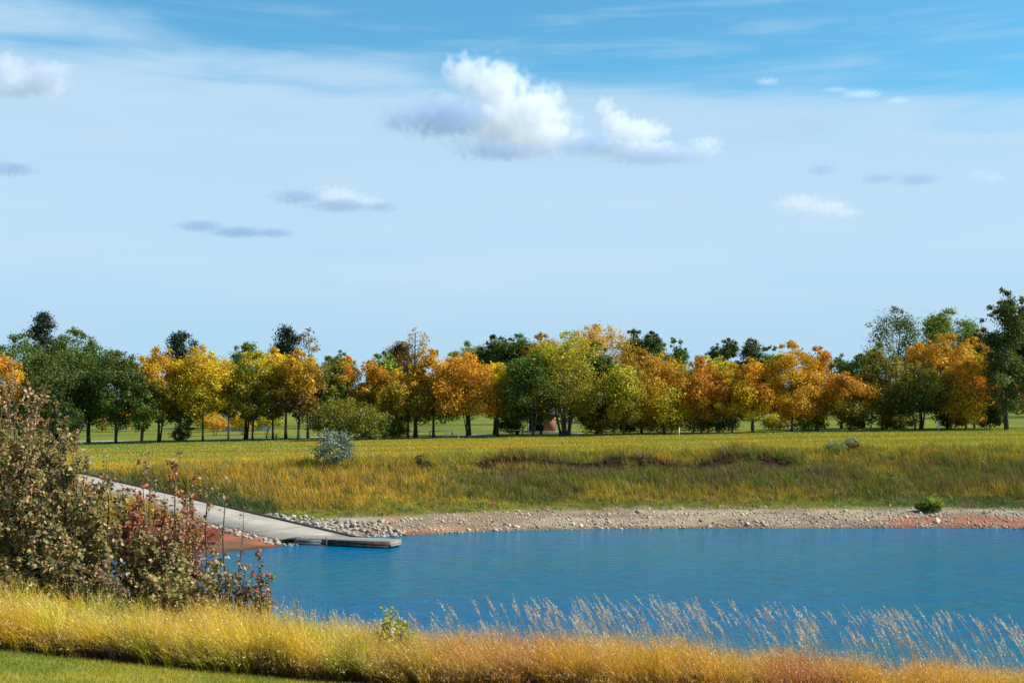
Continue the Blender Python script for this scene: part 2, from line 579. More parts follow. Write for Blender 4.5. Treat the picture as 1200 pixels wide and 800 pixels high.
def bank_col(x, y, d):
    """Colour of the grass that grows on the far bank and field, by place."""
    a = fbm(x * 0.10, y * 0.22, 4)
    b = fbm(x * 0.35 + 40, y * 0.6 + 9, 3)
    c = mixc(OLIVE, GOLD, sstep(0.35, 0.66, a))
    c = mixc(c, BROWN, 0.75 * sstep(0.50, 0.72, b) * sstep(9, 12, d) * (1 - sstep(22, 27, d)))
    lowb = sstep(8, 10, d) * (1 - sstep(15.5, 17.5, d)) * sstep(-9, 0, x)
    c = mixc(c, mixc(OLIVE * 1.1, BROWN * 1.15, .7 * sstep(.45, .62, b)), np.clip(.85 * lowb * (1.25 - 0.7 * sstep(.40, .62, a)), 0, 1))
    up = sstep(17, 20, d)
    c = mixc(c, mixc(GOLD * np.array([0.86, 0.92, 0.9]), YELG, sstep(0.4, 0.6, b)), 0.75 * up)
    lf = (1 - sstep(-12, -3, x)) * sstep(3, 8, d)
    c = mixc(c, GOLD * 1.05, 0.62 * lf * sstep(0.36, 0.5, a + 0.12 * b))
    lowg = (1 - sstep(6.5, 10, d)) * sstep(4, 6, d)
    c = mixc(c, mixc(OLIVE, GREEN, 0.6), 0.8 * lowg)
    rt = sstep(24, 34, x) * (1 - sstep(7.5, 10, d))
    c = mixc(c, DKGREEN, 0.7 * rt)
    st = fbm(x * 0.03 + 7, y * 0.35, 3)
    far = sstep(26, 34, d)
    fieldc = mixc(mixc(GREEN * 1.5, YELG, 0.45), GOLD * np.array([0.95, 0.95, 0.8]), sstep(0.40, 0.60, st))
    fieldc = mixc(fieldc, GREEN * 1.6, 0.55 * sstep(58, 70, d))
    c = mixc(c, fieldc, far)
    e = fbm(x * 1.3 + 90, y * 1.9 + 4, 3)
    m_ = (1 - sstep(20, 30, d)) * 0.75
    c = mixc(c, mixc(DKGREEN, GREEN, .35), sstep(.57, .69, e) * m_)
    c = mixc(c, BROWN * .95, (1 - sstep(.30, .43, e)) * m_)
    s, n = ramp_coords(x, y)
    nr = sstep(-0.2, 0.6, n) * (1 - sstep(1.0, 2.4, n)) * sstep(3, 6, s)
    c = mixc(c, DKGREEN * 1.2, 0.75 * nr)
    return c


def fg_col(x, y):
    a = fbm(x * 0.55 + 3, y * 0.3 + 1, 3)
    b = fbm(x * 1.7 + 13, y * 0.9 + 31, 3)
    c = mixc(GOLD * 1.5, YELG * 1.6, sstep(0.42, 0.62, b) * (1 - 0.6 * sstep(-1, 2, x)))
    c = mixc(c, OCHRE * 1.5, sstep(-3.5, 1.5, x + 3 * (a - 0.5)) * 0.75)
    c = mixc(c, RUST * 1.4, sstep(0.52, 0.64, a) * sstep(-2.5, 2, x) * 0.9)
    c = mixc(c, GREEN * 1.2, sstep(0.66, 0.78, b) * 0.6)
    return c


# ------------------------------------------------------------------ ground sheet
def axis(parts):
    out = [np.array([parts[0][0]])]
    for a, b, st in parts:
        out.append(np.linspace(a, b, max(2, int(round((b - a) / st)) + 1))[1:])
    return np.concatenate(out)


xs = np.concatenate([-np.geomspace(4000, 74, 22)[:-1], axis([(-74, -46, 2.0), (-46, 46, 0.42), (46, 74, 1.2)]), np.geomspace(74, 4000, 22)[1:]])
ys = np.concatenate([axis([(-60, 0, 6.0), (0, 34, 0.5), (34, 68, 2.0), (68, 114, 0.3), (114, 175, 1.2)]), np.geomspace(175, 6000, 34)[1:]])
GX, GY = np.meshgrid(xs, ys, indexing='ij')
GD = lake_d(GX, GY)
GZ = height(GX, GY, GD)
nx, ny = GX.shape
gi, gj = np.meshgrid(np.arange(nx - 1), np.arange(ny - 1), indexing='ij')
gq = np.stack([gi * ny + gj, (gi + 1) * ny + gj, (gi + 1) * ny + gj + 1, gi * ny + gj + 1], -1).reshape(-1, 4)
ground = mk('ground', np.stack([GX, GY, GZ], -1), gq, None, ground_mat(), None, None, True)
X, Y, D = GX.ravel(), GY.ravel(), GD.ravel()
gc = bank_col(X, Y, D) * 0.80
r1 = fbm(X * 0.25, Y * 0.5, 4)
gravel = mixc([0.34, 0.27, 0.175], [0.23, 0.165, 0.10], sstep(0.4, 0.6, r1))
red = np.array([0.31, 0.105, 0.055])
redm = np.maximum(1.0 * sstep(25, 29, X + 3 * (r1 - .5)) * (1 - sstep(2.2, 3.6, D + (r1 - .5))), (1 - sstep(1.0, 2.2, D)) * (1 - sstep(-10, 6, X)) * 0.6)
redm = np.maximum(redm, 0.16 * sstep(0.45, 0.62, fbm(X * 0.3 + 50, Y * 0.9, 3)))
s_, n_ = ramp_coords(X, Y)
leftbank = (1 - sstep(-RAMP_W - 1.0, -RAMP_W + 0.5, n_)) * (1 - sstep(6, 11, D)) * (1 - sstep(-12, -10, X))
beach = mixc(gravel * 1.0, red * 1.1, np.clip(redm * 1.25, 0, 1))
bm_ = 1 - sstep(4.8, 6.6, D + 2.2 * (fbm(X * 0.3, Y * 0.3, 3) - 0.5) + 0.9 * (fbm(X * 1.7, Y * 1.7, 2) - 0.5))
gc = mixc(gc, beach, bm_)
gc = mixc(gc, mixc(red, [0.15, 0.085, 0.045], sstep(0.35, 0.6, fbm(X * .8 + 9, Y * 1.1, 4))), np.clip(leftbank, 0, 1))
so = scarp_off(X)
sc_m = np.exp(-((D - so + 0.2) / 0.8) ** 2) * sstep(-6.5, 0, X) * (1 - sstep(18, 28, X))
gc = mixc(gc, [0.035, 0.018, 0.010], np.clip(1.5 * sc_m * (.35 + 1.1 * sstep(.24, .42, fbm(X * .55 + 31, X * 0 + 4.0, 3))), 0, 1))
wet = (1 - sstep(0.1, 1.0, D + .5 * (fbm(X * .9, Y * .9, 2) - .5)))
gc = mixc(gc, gc * 0.5, wet)
near = 1 - sstep(36, 44, Y)
lawnc = mixc([0.20, 0.22, 0.03], [0.28, 0.25, 0.035], sstep(0.4, 0.6, fbm(X * 0.8, Y * 0.8, 3)))
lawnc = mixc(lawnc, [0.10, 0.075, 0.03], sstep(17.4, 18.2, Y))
gc = mixc(gc, lawnc, near)
park = sstep(150, 156, Y) 
gc = mixc(gc, mixc([0.105, 0.135, 0.018], [0.165, 0.17, 0.022], sstep(.4, .6, fbm(X * .05, Y * .05, 3))), park)
at_ = ground.data.attributes.new('soil', 'FLOAT_COLOR', 'POINT')
cc = np.ones((len(gc), 4), np.float32)
cc[:, :3] = gc
at_.data.foreach_set('color', cc.ravel())
tag(ground, 'grassy park ground falling to the lake shore', 'ground', kind='structure')

lake = mk('lake_water', [(-60, 22, 0), (150, 22, 0), (150, 92, 0), (-60, 92, 0)], [(0, 1, 2, 3)], None, water_mat())
tag(lake, 'rippled deep blue lake water', 'lake', kind='structure')

# ------------------------------------------------------------------ ramp, kerb, park road
def strip(name, s0, s1, n0, n1, dz, mat, thick, ns=40):
    ss = np.linspace(s0, s1, ns)
    vs_ = []
    for s in ss:
        for nn in (n0, n1):
            p = A0 + U * s + NRM * nn
            z = float(ramp_z(s)) + dz
            vs_ += [(p[0], p[1], z), (p[0], p[1], z - thick)]
    q = []
    for i in range(ns - 1):
        a, b = i * 4, i * 4 + 4
        q += [(a, a + 2, b + 2, b), (a + 1, b + 1, b + 3, a + 3), (a, b, b + 1, a + 1), (a + 2, a + 3, b + 3, b + 2)]
    q += [(0, 1, 3, 2), (ns * 4 - 4, ns * 4 - 2, ns * 4 - 1, ns * 4 - 3)]
    return mk(name, vs_, q, None, mat)


tag(strip('boat_ramp', -4, 48, -RAMP_W, 0, 0.03, M_CONC, 0.25), 'concrete boat ramp running down into the lake', 'boat ramp', kind='structure')
tag(strip('kerb', -1.2, 26, 0.01, 0.14, 0.15, M_DARKWOOD, 0.4), 'dark timber kerb along the far edge of the boat ramp', 'kerb', kind='structure')
px_ = np.linspace(-130, 10, 60)
pv, pq = [], []
for i, x in enumerate(px_):
    for w in (0, 3.4):
        yy = 172 + 0.02 * x + w + 1.5 * math.sin(x * 0.03)
        pv.append((x, yy, h1(x, yy) + 0.03))
for i in range(59):
    pq.append((2 * i, 2 * i + 2, 2 * i + 3, 2 * i + 1))
tag(mk('path', pv, pq, None, rough_mat('pale_path_gravel', (0.30, 0.28, 0.24), (0.42, 0.40, 0.35), 0.8)), 'pale park path crossing the lawn behind the trees', 'path', kind='structure')

# ------------------------------------------------------------------ dock
E0, E1 = np.array([-13.3, 76.3]), np.array([-7.3, 74.2])
dv = (E1 - E0)
DL = np.linalg.norm(dv)
drz = math.atan2(dv[1], dv[0])
dock = thing('dock', 'low grey wooden floating dock beside the concrete ramp', 'dock', (E0[0], E0[1], 0), drz)
b = MB()
nb = 42
for i in range(nb):
    b.box(((i + .5) * DL / nb, 0.8, 0.385 + random.uniform(-.004, .004)), (DL / nb - 0.018, 1.62, 0.045))
b.build('deck', M_WOOD, dock)
for yy in (0.03, 1.57):
    b = MB()
    b.box((DL / 2 + 0.9, yy, 0.235), (DL - 1.8, 0.08, 0.27))
    b.box((DL / 2 + 0.9, yy - (0.05 if yy < 1 else -0.05), 0.09), (DL - 1.9, 0.05, 0.10))
    b.build('side_beam', M_DARKWOOD, dock)
b = MB()
b.box((DL + 0.005, 0.8, 0.24), (0.09, 1.6, 0.24))
b.box((DL + 0.06, 0.8, 0.13), (0.05, 1.5, 0.08))
b.build('end_beam', M_WOOD, dock)
for xx in (2.6, 4.4, DL - 0.7):
    b = MB()
    b.box((xx, 0.8, 0.02), (1.2, 1.34, 0.30))
    b.build('float', M_DARKWOOD, dock)
for yy in (-0.02, 1.62):
    b = MB()
    b.box((0.9, yy, 0.30), (1.9, 0.05, 0.045))
    b.box((0.9, yy, 0.12), (1.9, 0.05, 0.045))
    for k in range(7):
        b.tube([(0.0 + k * 0.3, yy, 0.13), (0.15 + k * 0.3, yy, 0.29)], 0.015, 5)
        b.tube([(0.15 + k * 0.3, yy, 0.29), (0.3 + k * 0.3, yy, 0.13)], 0.015, 5)
    b.build('truss', M_METAL, dock)
b = MB()
zr = float(ramp_z(np.array(1.6)))
b.add([(0.02, 0.05, 0.39), (0.02, 1.55, 0.39), (-1.15, 1.55, 0.22), (-1.15, 0.05, 0.22), (0.02, 0.05, 0.33), (0.02, 1.55, 0.33), (-1.15, 1.55, 0.17), (-1.15, 0.05, 0.17)],
      [(0, 1, 2, 3), (4, 7, 6, 5), (0, 3, 7, 4), (1, 5, 6, 2), (2, 6, 7, 3), (0, 4, 5, 1)])
b.build('transition_plate', M_DARKWOOD, dock)
for k, (xx, yy) in enumerate(((2.2, -0.09), (DL - 0.5, 1.72))):
    b = MB()
    b.tube([(xx, yy, -2.2), (xx, yy, 0.52)], 0.05, 8)
    b.build('pile', M_DARKWOOD, dock)

# ------------------------------------------------------------------ trees
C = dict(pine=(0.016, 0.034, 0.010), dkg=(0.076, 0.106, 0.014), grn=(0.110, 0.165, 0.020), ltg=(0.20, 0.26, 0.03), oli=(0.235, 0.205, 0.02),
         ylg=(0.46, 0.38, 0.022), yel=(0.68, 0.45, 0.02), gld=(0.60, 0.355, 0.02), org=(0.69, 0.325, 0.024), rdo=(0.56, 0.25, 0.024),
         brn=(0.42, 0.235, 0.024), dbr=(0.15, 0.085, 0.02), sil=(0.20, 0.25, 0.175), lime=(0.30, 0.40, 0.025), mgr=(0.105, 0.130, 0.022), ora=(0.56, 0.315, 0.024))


def tree_mesh(kind, H, Wd, zb, ctop, clow, rg, nleaf, leaf, root, split=0.5):
    """Trunk with limbs and a crown of leaf-sized faces round branch clumps. H height, Wd crown width, zb crown base height."""
    ch = H - zb
    clumps, rad = [], []
    if kind == 'pine':
        nlev = 11
        for k in range(nlev):
            f = (k + 0.4) / nlev
            rr = Wd * 0.5 * (1 - f) ** 0.6 * (0.7 + 0.5 * rg.random()) + 0.12 * Wd
            m = max(3, int(8 * (1 - f) + 1))
            for j in range(m):
                th = rg.uniform(0, 2 * np.pi)
                q = rg.uniform(0.35, 1.0)
                clumps.append((rr * q * math.cos(th), rr * q * math.sin(th), zb + ch * f * 0.97 + 0.15 * rr * q))
                rad.append((0.62 + 0.45 * (1 - f)) * Wd * 0.24 * rg.uniform(.75, 1.25))
        clumps.append((0, 0, H - 0.4)); rad.append(0.09 * Wd + .15)
        for f in np.linspace(.25, .95, 9):
            clumps.append((rg.normal(0, .08 * Wd), rg.normal(0, .08 * Wd), zb + ch * f)); rad.append(Wd * (.30 - .14 * f))
    else:
        nc = {'broad': 58, 'round': 50, 'poplar': 54, 'sparse': 26, 'shrub': 46}[kind]
        for k in range(nc):
            for _ in range(30):
                p = rg.uniform(-1, 1, 3)
                r = (np.abs(p[0]) ** 2 + np.abs(p[1]) ** 2) ** .5
                r = (r ** 2.6 + abs(p[2]) ** 2.6) ** (1 / 2.6)
                if 0.25 < r < 1 and rg.random() < r * r + 0.12:
                    break
            zc = (p[2] + 1) / 2
            if kind == 'poplar':
                wprof = 1.0 - 0.55 * zc
            elif kind == 'broad':
                wprof = 0.95 + 0.12 * math.sin(zc * 3.1) - 0.12 * zc
            elif kind == 'sparse':
                wprof = 0.7 + 0.4 * zc
            else:
                wprof = 1.0
            cr = Wd * (0.14 if kind in ('broad', 'round', 'shrub') else 0.14) * rg.uniform(0.45, 1.5)
            lim = Wd * 0.5 - cr * 0.55
            clumps.append((p[0] * lim * wprof, p[1] * lim * wprof, zb + cr * 0.6 + zc * (ch - cr * 1.3)))
            rad.append(cr)
        # a few sprigs that break the outline at the top
        for k in range(10):
            th = rg.uniform(0, 2 * np.pi)
            q = rg.uniform(0, 0.85)
            hz = H - (q ** 2) * ch * 0.30 + rg.uniform(-0.25, 0.25)
            clumps.append((q * Wd * .42 * math.cos(th), q * Wd * .42 * math.sin(th), hz)); rad.append(Wd * 0.06 * rg.uniform(.6, 1.2))
    Cc, Rr = np.array(clumps), np.array(rad)
    # trunk and limbs
    mb = MB()
    tr = max(0.035 * H ** 0.8 * 0.74, 0.05) * (0.7 + 0.6 * rg.random())
    top = zb + ch * (0.9 if kind in ('pine', 'poplar', 'sparse') else 0.62)
    nz = 8
    tz = np.linspace(-0.3, top, nz)
    wob = np.cumsum(rg.normal(0, 0.018 * H, (nz, 2)), 0) * (np.linspace(0, 1, nz) ** 1.2)[:, None] * 0.4
    tp = np.concatenate([wob, tz[:, None]], 1)
    tp[0, :2] = 0
    trr = tr * (1 - 0.82 * np.linspace(0, 1, nz) ** 0.9)
    trr[0] *= 1.45
    if kind == 'shrub':
        for j in range(7):
            th, q = rg.uniform(0, 6.28), rg.uniform(.2, .8)
            e = np.array([q * Wd * .4 * math.cos(th), q * Wd * .4 * math.sin(th), zb + ch * rg.uniform(.5, .85)])
            mb.tube(np.linspace((0.1 * math.cos(th), .1 * math.sin(th), -0.2), e, 4), np.linspace(tr * .45, tr * .12, 4), 5)
    else:
        mb.tube(tp, trr, 8)
        if root.get('label') and 'several' in root['label']:
            for j in range(4):
                tp2 = tp * np.array([1, 1, .9])
                th = j * 1.57 + rg.uniform(0, .8)
                tp2[:, :2] += np.array([math.cos(th), math.sin(th)]) * np.linspace(.5, Wd * .2, nz)[:, None]
                mb.tube(tp2, trr * rg.uniform(.6, .95), 6)
        elif kind != 'pine' and rg.random() < 0.55:
            tp2 = tp.copy() * np.array([1, 1, .85])
            tp2[:, 0] += np.linspace(0.15, Wd * .14 * rg.choice([-1, 1]), nz)
            mb.tube(tp2, trr * .7, 6)
        order = rg.permutation(len(Cc))[:22]
        for k in order:
            c = Cc[k]
            f = np.clip((c[2] - 0.35 * np.hypot(c[0], c[1]) - 0.1 * ch) / top, 0.22, 0.97)
            z0 = f * top
            st = np.array([np.interp(z0, tz, tp[:, 0]), np.interp(z0, tz, tp[:, 1]), z0])
            if c[2] < z0 - 0.3 * Wd:
                continue
            mid = st * 0.5 + c * 0.5 + np.array([0, 0, -0.05 * Wd])
            r0 = np.interp(z0, tz, trr) * 0.5
            mb.tube([st, mid, c], [r0, r0 * .6, r0 * .22], 5)
    mb.build('trunk', M_NEEDLEBARK if kind == 'pine' else M_BARK, root, True)
    # leaves
    wgt = Rr ** 1.6
    n_sprig = 0
    idx = rg.choice(len(Cc), nleaf, p=wgt / wgt.sum())
    d = unit(rg.normal(size=(nleaf, 3)))
    rr = Rr[idx] * np.clip(rg.normal(0.78, 0.30, nleaf), 0.05, 1.55)
    off = d * rr[:, None]
    off[:, 2] *= 0.78
    P = Cc[idx] + off
    P[:, 2] = np.maximum(P[:, 2], 0.05 if kind == 'shrub' else zb * 0.82)
    Nn = unit(0.8 * d + 0.6 * rg.normal(size=(nleaf, 3)) + np.array([0, 0, 0.35]))
    L = leaf * np.exp(rg.normal(0, .25, nleaf))
    V, Q = leaf_quads(P, Nn, L, L * rg.uniform(.55, .85, nleaf), rg)
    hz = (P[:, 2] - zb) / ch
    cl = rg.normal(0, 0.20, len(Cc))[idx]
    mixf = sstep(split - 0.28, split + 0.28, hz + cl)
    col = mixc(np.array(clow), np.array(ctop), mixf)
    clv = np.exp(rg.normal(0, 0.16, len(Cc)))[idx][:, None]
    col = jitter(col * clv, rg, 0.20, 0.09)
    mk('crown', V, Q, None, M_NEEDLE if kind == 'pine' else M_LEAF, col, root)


M_NEEDLEBARK = M_BARK


def tree(name, kind, px, top, wpx, cb, Y, ctop, clow, label, nleaf=None, leaf=0.225, split=0.5, group=None, cat='tree'):
    x = at(px, 500, Y)[0]
    zg = h1(x, Y)
    H = at(px, top, Y)[2] - zg
    zb = max(at(px, cb + (6 if kind in ('round', 'broad') else 0), Y)[2] - zg, 0.1 if kind == 'shrub' else 0.5)
    Wd = wpx * Y / F_PX * 1.12 if kind == 'pine' else wpx * Y / F_PX * (1.2 if kind in ('round', 'broad', 'poplar') and cat == 'tree' else 1.0)
    rg = np.random.default_rng(int(px * 13 + top * 7 + Y))
    root = thing(name, label, cat, (x, Y, zg - 0.02), rg.uniform(0, 6.28), group)
    if nleaf is None:
        nleaf = int(np.clip((900 if kind == 'pine' else 270) * Wd * (H - zb), 2400, 26000 if kind == 'pine' else 20000))
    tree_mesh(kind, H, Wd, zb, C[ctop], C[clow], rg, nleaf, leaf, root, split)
    return root


TREES = [
 # front row, left to right
 ('maple_tree','round',-8,412,54,470,152,'org','ora','orange tree cut by the left edge of the view, behind the brown thicket'),
 ('elm_tree','broad',22,392,72,500,165,'grn','dkg','dark green elm left of the tall pine'),
 ('pine_tree','pine',48,366,44,470,170,'pine','pine','tall dark pine whose pointed top rises above the green trees on the left'),
 ('elm_tree','broad',82,386,62,480,172,'grn','dkg','green tree with a brighter top just right of the tall pointed pine'),
 ('elm_tree','broad',62,412,78,498,156,'mgr','dkg','dark green tree in the middle of the green clump above the brown thicket'),
 ('elm_tree','broad',104,400,74,495,160,'grn','mgr','large rounded green tree in the centre of the left green clump'),
 ('elm_tree','broad',136,413,66,497,155,'mgr','grn','green tree on a short dark trunk at the right side of the left green clump'),
 ('ash_tree','round',166,440,42,498,153,'mgr','grn','small grey green tree between the green clump and the first golden tree'),
 ('maple_tree','round',186,409,62,492,157,'gld','oli','first golden tree right of the green clump, left of the small dark pine top'),
 ('pine_tree','pine',211,389,44,480,166,'pine','pine','dark pine whose rounded top shows between two golden trees'),
 ('maple_tree','round',238,407,62,490,156,'yel','ylg','bright golden yellow tree right of the dark pine, with a forked yellow lower crown'),
 ('ash_tree','round',268,424,36,488,163,'ylg','oli','narrow yellow green tree filling the gap right of the bright golden tree'),
 ('ash_tree','broad',288,400,46,486,168,'ltg','grn','tall light green tree top above the yellow green pair'),
 ('ash_tree','round',296,412,48,488,157,'ylg','oli','yellow green tree on two thin trunks left of the rounded pine'),
 ('ash_tree','round',320,408,44,488,159,'yel','oli','yellow topped tree with olive lower leaves directly below the rounded pine'),
 ('pine_tree','pine',335,384,52,470,168,'pine','pine','dark pine with a wide lumpy top beside a thin bare treetop'),
 ('birch_tree','sparse',361,385,30,440,164,'dbr','brn','almost bare brown treetop beside the lumpy dark pine'),
 ('maple_tree','round',350,412,52,486,156,'gld','dbr','brownish gold tree on a thick dark trunk left of the silver shrub'),
 ('ash_tree','broad',384,418,46,490,160,'oli','grn','dull olive tree behind the silver shrub'),
 ('ash_tree','round',398,413,34,470,170,'ltg','grn','pale green treetop peeping out above the bright orange tops'),
 ('maple_tree','round',408,420,34,486,161,'org','ora','small bright orange tree, left one of the orange pair above the olive willow'),
 ('maple_tree','round',434,424,44,478,160,'org','oli','bright orange tree, right one of the orange pair above the olive willow'),
 ('ash_tree','round',450,414,46,480,167,'ltg','oli','pale olive treetop between the orange pair and the tall thin tree'),
 ('pine_tree','pine',468,402,42,470,169,'dbr','pine','dark reddish brown conifer left of the tall thin tree'),
 ('birch_tree','sparse',487,386,36,425,158,'ora','brn','tall thin tree on a bare trunk with a tuft of orange leaves on top'),
 ('maple_tree','broad',478,428,58,490,157,'ora','oli','brownish olive tree around the foot of the tall thin tree'),
 ('maple_tree','round',508,413,56,488,157,'ora','oli','rusty brown tree left of the large orange tree'),
 ('maple_tree','round',547,415,70,487,155,'org','ora','large rusty orange tree on a thick trunk at the middle left of the row'),
 ('ash_tree','round',583,424,38,484,158,'yel','ylg','small clear yellow tree right of the large rusty orange tree'),
 ('elm_tree','broad',550,402,56,470,172,'ltg','grn','light green treetop behind the large rusty orange tree'),
 ('elm_tree','broad',580,395,48,470,171,'dkg','dkg','dark green treetop behind the clear yellow tree'),
 ('elm_tree','broad',606,391,54,475,169,'grn','dkg','dark green tree rising left of the big yellow olive tree'),
 ('maple_tree','broad',634,391,44,480,168,'brn','oli','brownish tree rising behind the left shoulder of the big yellow olive tree'),
 ('elm_tree','broad',624,414,70,492,154,'grn','dkg','deep green tree in the front of the row, left of the big yellow olive tree'),
 ('ash_tree','broad',662,391,84,490,156,'ylg','oli','big yellow olive tree on several dark trunks at the middle of the row'),
 ('maple_tree','broad',700,382,88,470,169,'gld','brn','tallest brownish gold dome in the middle of the row'),
 ('elm_tree','broad',700,404,52,488,162,'grn','dkg','green tree wedged below the tall brownish gold dome'),
 ('poplar_tree','poplar',742,386,38,470,178,'dkg','dkg','first of three dark green poplars right of the gold dome'),
 ('poplar_tree','poplar',764,388,40,470,176,'dkg','dkg','widest and middle one of three dark green poplars right of the gold dome'),
 ('poplar_tree','poplar',790,395,36,470,179,'grn','dkg','lowest and rightmost of three dark green poplars right of the gold dome'),
 ('ash_tree','poplar',731,428,58,497,153,'ylg','oli','pointed yellow olive tree in front of the dark poplars'),
 ('maple_tree','broad',752,412,54,480,164,'brn','oli','brown topped tree between the pointed yellow olive tree and its round neighbour'),
 ('ash_tree','broad',778,417,68,494,156,'ora','ylg','round tree with a rusty top and yellow green lower branches'),
 ('ash_tree','broad',830,415,58,480,166,'ylg','ltg','yellow green treetop behind the dense rusty red tree'),
 ('maple_tree','round',822,421,52,492,156,'rdo','ora','dense rusty red tree left of the bright orange pair'),
 ('maple_tree','round',858,426,46,488,155,'yel','ora','golden tree on a leaning trunk, left half of the bright golden orange pair'),
 ('maple_tree','round',882,422,46,488,154,'org','yel','bright orange tree with yellow lower leaves, right half of the golden orange pair'),
 ('poplar_tree','poplar',840,404,28,460,182,'dkg','dkg','leftmost and shortest of the dark poplar tops behind the golden orange pair'),
 ('poplar_tree','poplar',855,398,32,460,180,'dkg','dkg','tallest dark poplar top above the golden tree on a leaning trunk'),
 ('poplar_tree','poplar',882,399,40,460,180,'dkg','dkg','wide dark poplar top above the bright orange tree'),
 ('poplar_tree','poplar',904,407,38,470,177,'grn','dkg','dark green poplar left of the big brownish orange tree'),
 ('maple_tree','broad',928,403,62,490,155,'gld','ora','big brownish orange tree with a tall rounded crown right of the poplars'),
 ('maple_tree','round',957,407,44,488,157,'org','ora','tall orange tree on thin trunks at the right shoulder of the big brownish orange tree'),
 ('elm_tree','round',986,418,40,475,174,'grn','grn','clear green treetop above the low rusty red tree'),
 ('elm_tree','round',1012,415,38,475,174,'grn','ltg','clear green treetop left of the tall open green tree'),
 ('maple_tree','round',996,436,56,487,155,'rdo','oli','low rusty red tree with a dense dark base'),
 ('ash_tree','broad',1034,404,46,486,157,'oli','oli','olive tree on a thin trunk below the tall open green tree'),
 ('cottonwood_tree','broad',1050,362,66,430,170,'dkg','mgr','tall open dark green cottonwood standing above the right side of the row'),
 ('cottonwood_tree','broad',1112,364,66,440,172,'ltg','grn','tall light green tree beside the open dark green cottonwood'),
 ('maple_tree','round',1080,404,50,470,162,'org','ora','orange tree behind the dark round olive tree'),
 ('maple_tree','broad',1110,392,66,482,159,'ora','org','tall orange tree right of centre of the right hand group'),
 ('maple_tree','round',1142,398,44,478,160,'gld','org','golden tree between the tall orange tree and the dark tall poplars'),
 ('oak_tree','round',1078,427,62,486,153,'oli','dkg','dark round olive tree on several trunks in front of the orange trees'),
 ('maple_tree','broad',1132,424,52,494,153,'org','gld','low branched orange tree with a yellow patch left of the tall poplars'),
 ('poplar_tree','broad',1152,384,44,480,166,'dbr','dkg','dark brownish tree between the golden tree and the tall poplars'),
 ('poplar_tree','poplar',1180,341,58,490,150,'dkg','mgr','tallest dark poplar with a ragged top near the right edge'),
 ('poplar_tree','poplar',1206,350,50,488,154,'mgr','dkg','dark poplar cut by the right edge of the view'),
 # low growth under the row
 ('willow_shrub','shrub',402,468,92,519,151,'oli','dkg','wide olive willow bush behind the silver shrub'),
 ('willow_shrub','shrub',437,480,56,518,154,'oli','grn','lighter olive bush at the right side of the wide willow bush'),
 ('willow_shrub','shrub',845,472,54,508,160,'dkg','dkg','dark low bush under the dense rusty red tree'),
 ('willow_shrub','shrub',1002,470,50,504,157,'oli','dkg','dense dark bush at the base of the low rusty red tree'),
 ('willow_shrub','shrub',1113,478,42,504,157,'dkg','dkg','dark bush between trunks under the right hand orange trees'),
 ('willow_shrub','shrub',76,472,44,527,146,'dkg','pine','near black bush at the foot of the left green clump'),
 ('willow_shrub','shrub',212,478,30,519,156,'dkg','dkg','dark narrow bush below the pine between two golden trees'),
 ('willow_shrub','shrub',705,474,60,511,163,'dkg','oli','dark bush filling the gap right of the big yellow olive tree'),
 ('willow_shrub','shrub',772,476,64,511,161,'dkg','oli','dark bush under the round tree with a rusty top'),
 ('yellow_shrub','shrub',252,484,34,505,196,'gld','ora','far orange yellow bush below the bright golden yellow tree'),
 ('yellow_shrub','shrub',284,482,38,505,200,'yel','ylg','far yellow bush on the lawn in front of the blue grey house'),
 ('yellow_shrub','shrub',312,484,40,504,206,'ylg','oli','far yellow green bush right of the blue grey house'),
 ('willow_shrub','shrub',462,484,40,514,160,'dkg','oli','dark bush between trunks left of the tall thin tree'),
 ('willow_shrub','shrub',600,482,40,512,168,'dkg','dkg','dark bush behind the clear yellow tree'),
 ('willow_shrub','shrub',735,476,44,509,165,'dkg','oli','dark bush behind the pointed yellow olive tree'),
 ('willow_shrub','shrub',812,478,46,507,164,'oli','dkg','dark bush between the rusty topped round tree and the rusty red tree'),
 ('willow_shrub','shrub',912,484,44,506,166,'ylg','oli','yellowish bush between the golden orange pair and the brownish orange tree'),
 ('willow_shrub','shrub',1050,484,44,504,166,'oli','grn','olive bush left of the dark round olive tree'),
 ('willow_shrub','shrub',1158,470,40,503,156,'dkg','dkg','dark bush at the foot of the tall poplars'),
 ('willow_shrub','shrub',950,486,44,506,160,'ltg','grn','small pale green bush between trunks of the brownish orange trees'),
]
for T_ in TREES:
    name, kind, px, top, wpx, cb, Yd, ct, cl, lab = T_
    sp = 0.5
    kw = dict(leaf=0.215) if kind == 'pine' else {}
    if kind == 'sparse':
        kw = dict(nleaf=700, leaf=0.22)
    if kind == 'shrub':
        kw = dict(leaf=0.2)
    if px == 1050:
        kw = dict(nleaf=7500, leaf=0.21)
    tree(name, kind, px, top, wpx, cb, Yd, ct, cl, lab, cat='bush' if kind == 'shrub' else 'tree', **kw)

